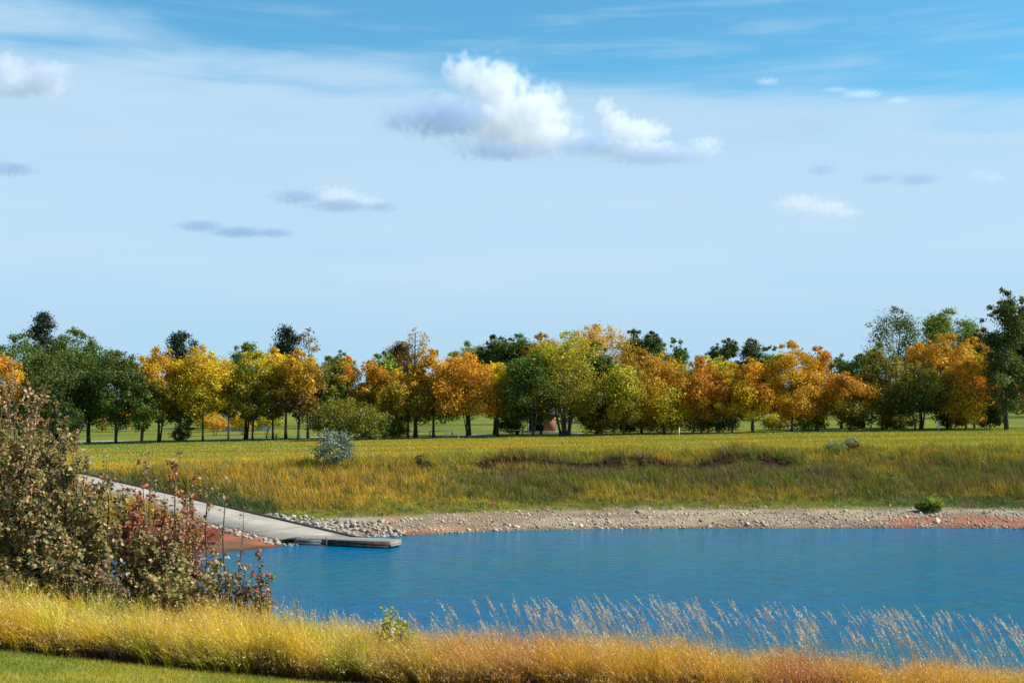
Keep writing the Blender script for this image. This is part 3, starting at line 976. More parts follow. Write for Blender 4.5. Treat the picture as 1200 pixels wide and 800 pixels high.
# far wood that reads as one mass, beyond the park lawn
Vs, Qs, Cs, nn = [], [], [], 0
rg = np.random.default_rng(5)
pal = [C['dkg'], C['grn'], C['oli'], C['mgr'], C['ylg'], C['gld'], C['dkg'], C['ora']]
for i in range(110):
    y = rg.uniform(246, 300)
    x = rg.uniform(-0.52, 0.52) * y
    hgt, wd = rg.uniform(7, 12.5), rg.uniform(7, 11)
    zg = h1(x, y)
    n = 1500
    cidx = rg.integers(0, 16, n)
    cen = unit(rg.normal(size=(16, 3))) * rg.uniform(.3, .8, (16, 1)) * np.array([wd / 2, wd / 2, hgt / 2]) + np.array([0, 0, hgt / 2])
    P = cen[cidx] + unit(rg.normal(size=(n, 3))) * wd * .2 * rg.uniform(.3, 1.1, (n, 1))
    P[:, 2] = np.maximum(P[:, 2], 0.2)
    P += np.array([x, y, zg])
    L = rg.uniform(.4, .8, n)
    V, Q = leaf_quads(P, unit(rg.normal(size=(n, 3)) + np.array([0, 0, .4])), L, L * .7, rg)
    Vs.append(V); Qs.append(Q + nn); nn += len(V)
    Cs.append(jitter(np.tile(np.array(pal[rg.integers(0, len(pal))]) * .9, (n, 1)), rg))
tag(mk('distant_woods', np.concatenate(Vs), np.concatenate(Qs), None, M_LEAF, np.concatenate(Cs)), 'far woods seen between the trunks beyond the park lawn', 'woods', kind='stuff')

# ------------------------------------------------------------------ shrubs on the far bank
tree('silver_shrub', 'shrub', 391, 503, 50, 549, ground_at(391, 547), 'sil', 'sil', 'round silver grey shrub standing on the grassy bank above the ramp', nleaf=3600, leaf=0.16, cat='bush')
tree('sage_shrub', 'shrub', 998, 511, 20, 526, ground_at(998, 529), 'sil', 'dbr', 'small grey shrub on a thin stem on the bank at the right', nleaf=700, leaf=0.13, cat='bush')
tree('sage_shrub', 'shrub', 980, 516, 30, 531, ground_at(980, 532), 'sil', 'ltg', 'low pale spreading shrub left of the small grey shrub', nleaf=800, leaf=0.12, cat='bush')
tree('green_shrub', 'shrub', 1094, 582, 26, 601, ground_at(1094, 600), 'lime', 'grn', 'rounded bright green bush at the back of the gravel shore', nleaf=2600, leaf=0.11, cat='bush')
tree('green_shrub', 'shrub', 1081, 586, 18, 601, ground_at(1081, 600), 'grn', 'dkg', 'darker green bush touching the left of the rounded bright bush', nleaf=1500, leaf=0.11, cat='bush')
tree('dark_shrub', 'shrub', 491, 533, 12, 546, ground_at(491, 546), 'dbr', 'dkg', 'dark little shrub on the bank left of a lime green patch', nleaf=500, leaf=0.12, cat='bush')
tree('dark_shrub', 'shrub', 499, 539, 14, 551, ground_at(499, 551), 'pine', 'dbr', 'second dark little shrub lower down beside the lime green patch', nleaf=500, leaf=0.12, cat='bush')

# ------------------------------------------------------------------ far bank grass
def scatter(n, x0, x1, y0, y1, rg):
    return rg.uniform(x0, x1, n), rg.uniform(y0, y1, n)


rg = np.random.default_rng(21)
x, y = scatter(700000, -50, 52, 72, 122, rg)
d = lake_d(x, y)
s, n = ramp_coords(x, y)
onr = (n < 0.30) & (n > -RAMP_W - 0.2) & (s > -4)
edge = 5.6 + 2.2 * (fbm(x * 0.3, y * 0.3, 3) - 0.5)
rip = (n > -0.2) & (n < 0.45 + np.interp(s, [-4.6, -2, 1, 4, 7.6, 7.7], [1.0, 2.6, 3.6, 2.4, 0.7, -1])) & (s < 7.6)
so = scarp_off(x)
scw = 0.30 * sstep(.24, .42, fbm(x * .55 + 31, x * 0 + 4.0, 3)) * sstep(-5.5, 0, x) + 0.30 * (fbm(x * 2.4, y * 2.0, 2) - .5)
scarp = (np.abs(d - so + 0.25) < scw) & (x > -5) & (x < 26)
dens = np.where(d < edge + 1.8, 0.6, 1.0) * np.where(d > 24, 0.45, 1.0) * (0.45 + 0.75 * sstep(.3, .6, fbm(x * .8, y * .8, 3)))
leftb = (n < -RAMP_W) & (d < 7) & (x < -10) & (rg.random(len(x)) > .25 * sstep(.4, .6, fbm(x * .7, y * .7, 3)))
keep = (d > edge) & ~onr & ~rip & ~scarp & ~leftb & (rg.random(len(x)) < dens)
x, y, d = x[keep], y[keep], d[keep]
col = jitter(bank_col(x, y, d), rg, 0.25, 0.10)
lb = ((n[keep] < -RAMP_W) & (d < 7.5) & (x < -10))
col[lb] = jitter(mixc([.26, .12, .06], [.22, .17, .06], rg.random(lb.sum())), rg, .2, .08)
tall = 0.22 + 0.42 * sstep(6.5, 10, d) * (0.6 + 0.7 * sstep(.35, .65, fbm(x * .35, y * .35, 3)))
tall *= np.where(d > 21, 1 - 0.68 * sstep(21, 27, d), 1)
tall *= .55 + .9 * fbm(x * 1.5 + 70, y * 1.5, 2)
sk, nk = ramp_coords(x, y)
tall = np.where((nk < -RAMP_W) & (nk > -RAMP_W - 3.5) & (sk > 9), np.maximum(tall, .75 * sstep(9, 11, sk)), tall)
h = tall * rg.uniform(.45, 1.25, len(x))
base = np.stack([x, y, height(x, y, d) - 0.03], 1)
lean = np.stack([rg.normal(-0.18, .22, len(x)), rg.normal(0, .22, len(x))], 1)
V, Q, c = blades(base, h, rg.uniform(.03, .06, len(x)), lean, 1, rg, col)
tag(mk('bank_grass', V, Q, None, M_GRASS, c), 'golden and olive wild grass covering the far bank', 'grass', kind='stuff')

rg = np.random.default_rng(22)
x, y = scatter(330000, -78, 78, 118, 162, rg)
d = lake_d(x, y)
col = jitter(bank_col(x, y, d), rg, 0.18, 0.07)
base = np.stack([x, y, height(x, y, d) - 0.02], 1)
lean = np.stack([rg.normal(-0.2, .25, len(x)), rg.normal(0, .25, len(x))], 1)
V, Q, c = blades(base, rg.uniform(.10, .26, len(x)), rg.uniform(.05, .09, len(x)), lean, 1, rg, col)
tag(mk('field_grass', V, Q, None, M_GRASS, c), 'short yellow green grass of the open field below the trees', 'grass', kind='stuff')

# ------------------------------------------------------------------ rocks
def rock_mesh(name, seed, mat):
    bm = bmesh.new()
    bmesh.ops.create_icosphere(bm, subdivisions=2, radius=0.5)
    r_ = np.random.default_rng(seed)
    dirs = unit(r_.normal(size=(9, 3)))
    offs = r_.uniform(.24, .40, 9)
    for v in bm.verts:
        p = np.array(v.co)
        for dd_, oo in zip(dirs, offs):
            k = p @ dd_
            if k > oo:
                p = p - dd_ * (k - oo)
        v.co = p * np.array([1, .85, .7])
    me = bpy.data.meshes.new(name)
    bm.to_mesh(me)
    bm.free()
    me.materials.append(mat)
    return me


ROCKS = [rock_mesh('rock', i, M_ROCK) for i in range(6)]
BROCKS = [rock_mesh('rock', 50 + i, M_ROCK_BROWN) for i in range(5)]


def rock(x, y, size, meshes, label, group, rg, lift=0.07):
    o = bpy.data.objects.new('rock', meshes[rg.integers(0, len(meshes))])
    COL.objects.link(o)
    o.location = (x, y, max(h1(x, y), -0.08) + size * lift)
    o.rotation_euler = (rg.uniform(-.5, .5), rg.uniform(-.5, .5), rg.uniform(0, 6.28))
    o.scale = (size * rg.uniform(.8, 1.25), size * rg.uniform(.8, 1.2), size * rg.uniform(.75, 1.1))
    return tag(o, label, 'rock', group)


rg = np.random.default_rng(33)
placed = []


def try_place(x, y, size):
    for (a, b_, c_) in placed:
        if (a - x) ** 2 + (b_ - y) ** 2 < ((size + c_) * 0.33) ** 2:
            return False
    placed.append((x, y, size))
    return True


cnt = 0
for _ in range(6000):
    s = rg.uniform(-4.6, 7.6)
    wmax = np.interp(s, [-4.6, -2, 1, 4, 7.6], [1.0, 2.6, 3.6, 2.4, 0.7])
    nn_ = rg.uniform(0.35, 0.35 + wmax)
    p = A0 + U * s + NRM * nn_
    dd_ = float(lake_d(np.array([p[0]]), np.array([p[1]]))[0])
    if dd_ < -0.15:
        continue
    sz = float(np.clip(np.exp(rg.normal(-.95, .38)), .16, .9))
    if try_place(p[0], p[1], sz):
        rock(p[0], p[1], sz, ROCKS, 'pale angular rock in the heap between the ramp kerb and the shore', 'pale riprap rocks behind the dock', rg)
        cnt += 1
    if cnt > 185:
        break
cnt = 0
for _ in range(4000):
    s = rg.uniform(-0.5, 11)
    nn_ = -RAMP_W - rg.uniform(0.25, np.interp(s, [-.5, 2, 11], [1.3, 2.0, 1.0]))
    p = A0 + U * s + NRM * nn_
    sz = float(np.clip(np.exp(rg.normal(-1.1, .38)), .14, .7))
    if float(lake_d(np.array([p[0]]), np.array([p[1]]))[0]) > -0.2 and try_place(p[0], p[1], sz):
        rock(p[0], p[1], sz, ROCKS, 'pale rock lining the near edge of the boat ramp above red soil', 'pale riprap rocks on the near edge of the ramp', rg)
        cnt += 1
    if cnt > 85:
        break
cnt = 0
for _ in range(900):
    x = rg.uniform(-5, 40)
    y = np.interp(-x, -LAKE[:11, 0], LAKE[:11, 1]) + abs(rg.normal(0.3, 1.6)) if False else None
    k = rg.random()
    yy = float(np.interp(x, LAKE[:11, 0][::-1], LAKE[:11, 1][::-1])) + (rg.uniform(0, .7) if k < .55 else rg.uniform(.7, 4.6))
    sz = rg.uniform(.10, .32) if rg.random() < .88 else rg.uniform(.36, .66)
    if try_place(x, yy, sz):
        rock(x, yy, sz, BROCKS if rg.random() < .6 else ROCKS, 'single stone lying on the gravel shore of the lake', 'loose stones on the gravel shore', rg, 0.05)
        cnt += 1
    if cnt > 110:
        break
# gravel
rg = np.random.default_rng(34)
base_v = np.array([(1, 0, 0), (0, 1, 0), (-1, 0, 0), (0, -1, 0), (0, 0, .8), (0, 0, -.8)])
base_t = np.array([(0, 1, 4), (1, 2, 4), (2, 3, 4), (3, 0, 4), (1, 0, 5), (2, 1, 5), (3, 2, 5), (0, 3, 5)])
m = 17000
x = rg.uniform(-9, 48, m)
y = np.interp(x, LAKE[:12, 0][::-1], LAKE[:12, 1][::-1]) + rg.uniform(-.1, 6.2, m)
dd_ = lake_d(x, y)
s, n = ramp_coords(x, y)
k = (rg.random(m) < np.where(dd_ < 4.5, 1, .35) * (.25 + sstep(.35, .6, fbm(x * .5, y * .9, 3)))) & ~((n < .3) & (n > -RAMP_W))
x, y = x[k], y[k]
m = len(x)
sz = np.exp(rg.normal(-3.0, .5, m))
th = rg.uniform(0, 6.28, m)
vv = base_v[None] * sz[:, None, None] * rg.uniform(.6, 1.2, (m, 6, 1))
vx = vv[..., 0] * np.cos(th)[:, None] - vv[..., 1] * np.sin(th)[:, None]
vy = vv[..., 0] * np.sin(th)[:, None] + vv[..., 1] * np.cos(th)[:, None]
P = np.stack([vx, vy, vv[..., 2]], -1) + np.stack([x, y, height(x, y) + sz * .2], 1)[:, None]
tt = (base_t[None] + 6 * np.arange(m)[:, None, None]).reshape(-1, 3)
gcol = mixc([.46, .39, .29], [.28, .18, .11], rg.random(m))
gcol = jitter(gcol, rg, .3, .05)
M_GRAVEL, t_, p_ = new_mat('shore_gravel')
_a = N(t_, 'ShaderNodeAttribute', attribute_name='tint')
t_.links.new(_a.outputs['Color'], p_.inputs['Base Color'])
p_.inputs['Roughness'].default_value = 0.9
tag(mk('gravel', P.reshape(-1, 3), None, tt, M_GRAVEL, np.repeat(gcol, 8, 0)), 'tan and reddish gravel scattered over the far shore', 'gravel', kind='stuff')

# ------------------------------------------------------------------ park furniture and buildings behind the trees
def rail_fence(x0, x1, Y, label, step=3.0):
    fx = np.arange(x0, x1 + .1, step)
    root = thing('rail_fence', label, 'fence', (x0, Y, h1(x0, Y)))
    zs = [h1(a, Y) - h1(x0, Y) for a in fx]
    for a, z in zip(fx, zs):
        b = MB()
        b.box((a - x0, 0, z + .4), (.16, .16, 1.0))
        b.build('post', M_POST, root)
    for i in range(len(fx) - 1):
        b = MB()
        b.tube([(fx[i] - x0 - .05, -.1, zs[i] + .72), (fx[i + 1] - x0 + .05, -.1, zs[i + 1] + .72)], .07, 6)
        b.build('rail', M_POST, root)


rail_fence(at(425, 500, 166)[0], at(545, 500, 166)[0], 166, 'long low wooden rail fence behind the tall thin tree')
rail_fence(at(584, 500, 164)[0], at(612, 500, 164)[0], 164, 'short low wooden rail fence left of the brick shelter', 1.6)

Yb = 186
bx = at(636, 500, Yb)[0]
bz = h1(bx, Yb)
br = thing('brick_shelter', 'small red brown brick shelter with a dark open bay seen between trunks', 'shelter', (bx, Yb, bz))
b = MB(); b.box((1.0, 0, 1.3), (1.8, 3.4, 2.7)); b.build('brick_wall', M_BRICK, br)
b = MB(); b.box((-1.1, 1.6, 1.3), (2.39, .2, 2.7)); b.build('back_wall', M_DARKWOOD, br)
b = MB(); b.box((-.3, 0, .06), (5.2, 4.4, .16)); b.build('slab', M_CONC, br)
b = MB()
b.add([(-2.6, -2.2, 2.65), (2.3, -2.2, 2.65), (2.3, 2.2, 2.65), (-2.6, 2.2, 2.65), (-2.3, 0, 3.7), (2.0, 0, 3.7)], [(0, 1, 5, 4), (2, 3, 4, 5), (0, 3, 2, 1)], [(1, 2, 5), (3, 0, 4)])
b.build('roof', M_ROOF, br)
for xx in (-2.2,):
    b = MB(); b.box((xx, -1.9, 1.39), (.16, .16, 2.5)); b.build('post', M_WHITE, br)

Yh = 234
hx = at(290, 480, Yh)[0]
hz = h1(hx, Yh)
ho = thing('house', 'far blue grey house glimpsed through the yellow green pair of trees', 'house', (hx, Yh, hz), R(8))
b = MB(); b.box((0, 0, 2.4), (9, 6, 5.2)); b.build('wall', M_BLUEROOF, ho)
b = MB()
b.add([(-4.9, -3.4, 5.01), (4.9, -3.4, 5.01), (4.9, 3.4, 5.01), (-4.9, 3.4, 5.01), (-4.9, 0, 7.0), (4.9, 0, 7.0)], [(0, 1, 5, 4), (2, 3, 4, 5), (0, 3, 2, 1)], [(1, 2, 5), (3, 0, 4)])
b.build('roof', M_ROOF, ho)
for xx in (-2.7, 0.2, 2.9):
    b = MB(); b.box((xx, -3.03, 3.7), (1.3, .08, 1.2)); w = b.build('window', M_WHITE, ho)
    b = MB(); b.box((xx, -3.08, 3.7), (1.08, .04, .98)); b.build('pane', M_GLASS, w)

tx, ty = at(318, 516, 161)[0], 161
tb = thing('picnic_table', 'dark wooden picnic table on the grass behind the left trees', 'picnic table', (tx, ty, h1(tx, ty)), R(15))
b = MB()
for k in range(4): b.box((0, -.3 + k * .2, .75), (1.8, .18, .05))
b.build('table_top', M_POST, tb)
for sy in (-.75, .75):
    b = MB(); b.box((0, sy, .45), (1.8, .26, .05)); b.build('bench_seat', M_POST, tb)
for sx in (-.6, .6):
    b = MB()
    b.tube([(sx, -.7, 0), (sx, -.2, .72)], .045, 5); b.tube([(sx, .7, 0), (sx, .2, .72)], .045, 5)
    b.box((sx, 0, .40), (.05, 1.7, .09))
    b.build('leg_frame', M_POST, tb)
for pxm, Ym, hm, lab in ((796, 151, 1.0, 'thin white marker post at the edge of the field below the dark poplars'), (1100, 151, 1.3, 'white marker post between trunks under the right hand orange trees'),
                         (523, 152, 1.1, 'pale wooden post left of the large rusty orange tree'), (538, 151, .8, 'short leaning pale post beside the large rusty orange tree')):
    mx = at(pxm, 500, Ym)[0]
    b = MB(); b.box((0, 0, hm / 2 - .1), (.09, .09, hm + .2)); b.box((0, 0, hm + .03), (.11, .11, .05))
    o = b.build('marker_post', M_WHITE if pxm in (796, 1100) else M_WOOD)
    o.location = (mx, Ym, h1(mx, Ym))
    tag(o, lab, 'post')
    if pxm == 538: o.rotation_euler = (0, R(-22), 0)

# ------------------------------------------------------------------ near lawn
rg = np.random.default_rng(41)
x, y = scatter(150000, -11, 1.5, 11.5, 18.3, rg)
k = y < 18.1 + 0.25 * (fbm(x * 1.3, x * 0 + 3, 2) - .5)
x, y = x[k], y[k]
base = np.stack([x, y, height(x, y) - .005], 1)
lc = mixc([0.20, 0.235, 0.014], [0.38, 0.31, 0.025], sstep(.35, .65, fbm(x * 1.1, y * 1.1, 3)))
lc = jitter(lc, rg, .2, .1)
lean = rg.normal(0, .45, (len(x), 2))
V, Q, c = blades(base, rg.uniform(.03, .075, len(x)), rg.uniform(.004, .008, len(x)), lean, 2, rg, lc)
tag(mk('lawn_grass', V, Q, None, M_GRASS, c), 'short mown lawn grass at the lower left', 'grass', kind='stuff')

# ------------------------------------------------------------------ near tall grass
rg = np.random.default_rng(42)
x, y = scatter(170000, -11, 11, 17.9, 22.2, rg)
edge = 18.1 + 0.5 * (fbm(x * 1.1 + 5, x * 0 + 3, 3) - .5) + .35 * (fbm(x * 6.3, x * 0 + 7, 2) - .5)
k = (y > edge) & (rg.random(len(x)) < np.where(y < 19.4, 1, .55))
x, y = x[k], y[k]
hh = 0.72 + 0.34 * (fbm(x * .8 + 2, y * .8, 3) - .5) * 2 + 0.30 * (fbm(x * 3.1 + 8, y * 2.1, 2) - .5) * 2
h = hh * rg.uniform(.55, 1.15, len(x))
edge_f = sstep(0, .35, y - (18.1 + 0.5 * (fbm(x * 1.1 + 5, x * 0 + 3, 3) - .5)))
h *= .5 + .5 * edge_f
base = np.stack([x, y, height(x, y) - .02], 1)
col = jitter(fg_col(x, y), rg, .24, .10)
front = 1 - sstep(.1, .7, y - edge[k])
cl_ = (fbm(x * 2.3 + 60, y * 2.3, 2) - .5) * 1.1
lean = np.stack([rg.normal(-.24, .19, len(x)) + cl_, rg.normal(-.02, .22, len(x)) - .42 * front], 1)
brk = rg.random(len(x)) < .06
lean[brk] += rg.normal(0, .7, (brk.sum(), 2))
V, Q, c = blades(base, h, rg.uniform(.005, .011, len(x)), lean, 3, rg, col)
# short dark brown blades low between the stems; their colour stands for self-shade
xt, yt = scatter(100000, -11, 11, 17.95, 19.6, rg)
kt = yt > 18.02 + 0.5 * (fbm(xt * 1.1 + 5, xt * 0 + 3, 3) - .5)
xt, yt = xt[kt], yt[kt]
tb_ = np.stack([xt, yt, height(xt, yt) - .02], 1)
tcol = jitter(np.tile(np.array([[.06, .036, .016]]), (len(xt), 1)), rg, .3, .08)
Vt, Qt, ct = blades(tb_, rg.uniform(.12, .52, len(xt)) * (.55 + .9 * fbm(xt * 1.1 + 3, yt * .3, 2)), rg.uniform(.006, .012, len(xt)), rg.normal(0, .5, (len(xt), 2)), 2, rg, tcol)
# seed heads on part of the stems
k = rg.random(len(x)) < .28
tip = base[k].copy()
hk, lk = h[k], lean[k]
ln = np.minimum(np.linalg.norm(lk, axis=1), 1.4)
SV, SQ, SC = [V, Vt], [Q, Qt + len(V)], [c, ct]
nv = len(V) + len(Vt)
for j in range(5):
    t = 1.0 - .05 * j
    p = tip.copy()
    p[:, 2] += hk * t * (1 - .28 * ln * t)
    p[:, :2] += lk * (hk * t * t)[:, None]
    p += rg.normal(0, .010, p.shape)
    L = rg.uniform(.02, .045, len(p))
    v2, q2 = leaf_quads(p, unit(rg.normal(size=p.shape)), L, L * .35, rg, unit(np.concatenate([lk, np.full((len(p), 1), .9)], 1) + rg.normal(0, .3, p.shape)))
    SV.append(v2); SQ.append(q2 + nv); nv += len(v2)
    SC.append(jitter(mixc(col[k], np.array([.66, .42, .27]), np.full(len(p), .55)), rg, .2, .06))
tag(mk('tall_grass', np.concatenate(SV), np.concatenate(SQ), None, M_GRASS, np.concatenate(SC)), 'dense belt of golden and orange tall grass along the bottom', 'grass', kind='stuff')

# ------------------------------------------------------------------ feathery seed stalks standing over the water
rg = np.random.default_rng(43)
SV, SQ, SC, nv = [], [], [], 0
ns = 520
pxs = np.where(rg.random(ns) < .12, rg.uniform(380, 640, ns), np.clip(rg.choice(rg.uniform(600, 1225, 70), ns) + rg.normal(0, 9, ns), 540, 1230))
for pxk in pxs:
    Yk = rg.uniform(18.8, 23.5)
    topy = np.interp(pxk, [380, 600, 800, 1000, 1200], [708, 694, 694, 704, 716]) + rg.gamma(1.5, 24)
    tipw = at(pxk, topy, Yk)
    lean_k = rg.uniform(.22, .58)
    zg0 = h1(tipw[0], Yk)
    H = tipw[2] - zg0
    if H < .5 or H > 2.2: 
        continue
    bxk = tipw[0] + lean_k * H * 1.0
    zg0 = h1(bxk, Yk)
    H = tipw[2] - zg0
    ts = np.linspace(0, 1, 7)
    pts = np.stack([bxk + (tipw[0] - bxk) * ts ** 1.7, Yk + 0 * ts, zg0 + H * ts], 1)
    wdt = np.linspace(.005, .0022, 7)
    v = np.concatenate([pts - np.stack([wdt, wdt * .3, wdt * 0], 1), pts + np.stack([wdt, wdt * .3, wdt * 0], 1)])
    q = np.array([(i, i + 7, i + 8, i + 1) for i in range(6)])
    SV.append(v); SQ.append(q + nv); nv += 14
    cst = np.array([.40, .34, .20]) if rg.random() < .7 else np.array([.38, .22, .13])
    SC.append(np.tile(cst * .8, (6, 1)))
    m = rg.integers(26, 50)
    hl = rg.uniform(.16, .30) / max(H, .4)
    tk = 1 - hl * rg.random(m) ** .8
    P = np.stack([np.interp(tk, ts, pts[:, i]) for i in range(3)], 1)
    spread = .012 * np.sin(np.clip((1 - tk) / hl, 0, 1) * 2.6 + .35)
    P += rg.normal(0, 1, P.shape) * spread[:, None]
    L = rg.uniform(.026, .06, m)
    td = unit(np.array([-.5, 0, .8]) + rg.normal(0, .35, (m, 3)))
    v2, q2 = leaf_quads(P, unit(rg.normal(size=P.shape)), L, L * .22, rg, td)
    SV.append(v2); SQ.append(q2 + nv); nv += len(v2)
    hc = np.array([[.66, .61, .50], [.62, .52, .36], [.58, .45, .38]])[rg.integers(0, 3)]
    SC.append(jitter(np.tile(hc, (m, 1)), rg, .15, .04))
tag(mk('seed_grass', np.concatenate(SV), np.concatenate(SQ), None, M_GRASS, np.concatenate(SC)), 'feathery pale seed stalks leaning over the water at the lower right', 'grass', kind='stuff')

# ------------------------------------------------------------------ brown thicket of saplings at the left
PAL = {
 'olive': np.array([[.16, .145, .04], [.24, .18, .06], [.30, .21, .08], [.12, .12, .035], [.26, .15, .055]]) * 1.3,
 'brown': np.array([[.30, .17, .06], [.18, .11, .045], [.30, .21, .10], [.17, .14, .045], [.28, .13, .06]]) * 1.3,
 'red': np.array([[.42, .10, .05], [.36, .08, .04], [.26, .15, .07], [.32, .19, .09], [.18, .10, .05]]) * 1.3,
 'green': np.array([[.08, .11, .03], [.12, .15, .05], [.17, .15, .06], [.22, .12, .08], [.30, .10, .09]]) * 1.3,
 'lime': np.array([[.26, .31, .03], [.20, .26, .02], [.32, .33, .04]]) * 1.3,
}


def leaf_shape(P, Nn, Td, L, W):
    """Pointed, folded leaves of two quads each."""
    T = unit(Td - Nn * (Td * Nn).sum(1, keepdims=True))
    B = np.cross(Nn, T)
    L = L[:, None]; W = W[:, None]
    a = P
    tip = P + T * L - Nn * L * .12
    mid = P + T * L * .42
    l = mid + B * W * .5 + Nn * W * .16
    r = mid - B * W * .5 + Nn * W * .16
    mid2 = P + T * L * .55
    v = np.stack([a, l, tip, mid2, r], 1)
    n = len(P)
    i = np.arange(n) * 5
    q = np.stack([np.stack([i, i + 3, i + 2, i + 1], 1), np.stack([i, i + 4, i + 2, i + 3], 1)], 1).reshape(-1, 4)
    return v.reshape(-1, 3), q


def sapling(px, top, Y, wpx, nleaf, pal, label, name='sapling', nst=4, leaf=.095, low=.12, cat='sapling', straggle=.15):
    rg = np.random.default_rng(int(px * 31 + top + Y * 100))
    x = at(px, 600, Y)[0]
    zg = h1(x, Y)
    H = at(px, top, Y)[2] - zg
    Wd = wpx * Y / F_PX
    root = thing(name, label, cat, (x, Y, zg - .03))
    mb = MB()
    tw = []
    for k in range(nst):
        th = rg.uniform(0, 6.28)
        q = 0 if k == 0 else rg.uniform(.3, 1)
        e = np.array([q * Wd * .5 * math.cos(th), q * Wd * .45 * math.sin(th), H * (1 if k == 0 else rg.uniform(.68, 1.0) * (1 - .16 * q))])
        ts = np.linspace(0, 1, 7)
        b0 = np.array([.10 * math.cos(th) * k, .10 * math.sin(th) * k * .5, 0])
        pts = b0 + (e - b0) * np.stack([ts ** 1.3, ts ** 1.3, ts], 1) + np.concatenate([np.zeros((1, 3)), rg.normal(0, .02 * H ** .5, (6, 3))])
        r0 = .0085 * H + .005
        mb.tube(pts, np.linspace(r0, .003, 7), 5)
        tw.append((pts, 1.0))
        nb_ = int(4 + 3.2 * H)
        for j in range(nb_):
            t = rg.uniform(low, .96)
            p = np.array([np.interp(t, ts, pts[:, i]) for i in range(3)])
            ph = rg.uniform(0, 6.28)
            bl = (.18 + .26 * (1 - t)) * (Wd * .62) * rg.uniform(.6, 1.3) + .05
            dr = np.array([math.cos(ph), math.sin(ph), rg.uniform(.25, 1.1)])
            dr /= np.linalg.norm(dr)
            p2 = np.stack([p, p + dr * bl * .55, p + dr * bl + np.array([-.04, 0, .03])])
            mb.tube(p2, [.0045, .0035, .002], 4)
            tw.append((p2, bl))
    mb.build('stem', M_TWIG, root, True)
    wts = np.array([w_ for _, w_ in tw])
    wts = np.where(wts == 1.0, .8 * H * .3, wts)
    ti = rg.choice(len(tw), nleaf, p=wts / wts.sum())
    P = np.zeros((nleaf, 3))
    A = np.zeros((nleaf, 3))
    for k in range(len(tw)):
        m = np.where(ti == k)[0]
        if not len(m): continue
        pts = tw[k][0]
        t = rg.uniform(low if len(pts) == 7 else .12, 1, len(m))
        tt_ = np.linspace(0, 1, len(pts))
        for i in range(3): P[m, i] = np.interp(t, tt_, pts[:, i])
        A[m] = unit(pts[-1] - pts[0])
    P += rg.normal(0, .025, P.shape)
    P += np.array([0, 0, 0.0])
    ang = rg.normal(size=(nleaf, 3))
    Td = unit(.35 * A + .75 * unit(ang) + np.array([-.35, 0, -.25]))
    Nn = unit(np.array([.25, -.15, .85]) + .75 * rg.normal(size=(nleaf, 3)))
    L = leaf * np.exp(rg.normal(0, .22, nleaf))
    V, Q = leaf_shape(P, Nn, Td, L, L * rg.uniform(.55, .8, nleaf))
    pc = PAL[pal]
    ci = rg.integers(0, len(pc), nleaf)
    col = jitter(pc[ci], rg, .22, .08)
    mk('foliage', V, Q, None, M_BUSHLEAF, np.repeat(col, 2, 0), root)
    return root


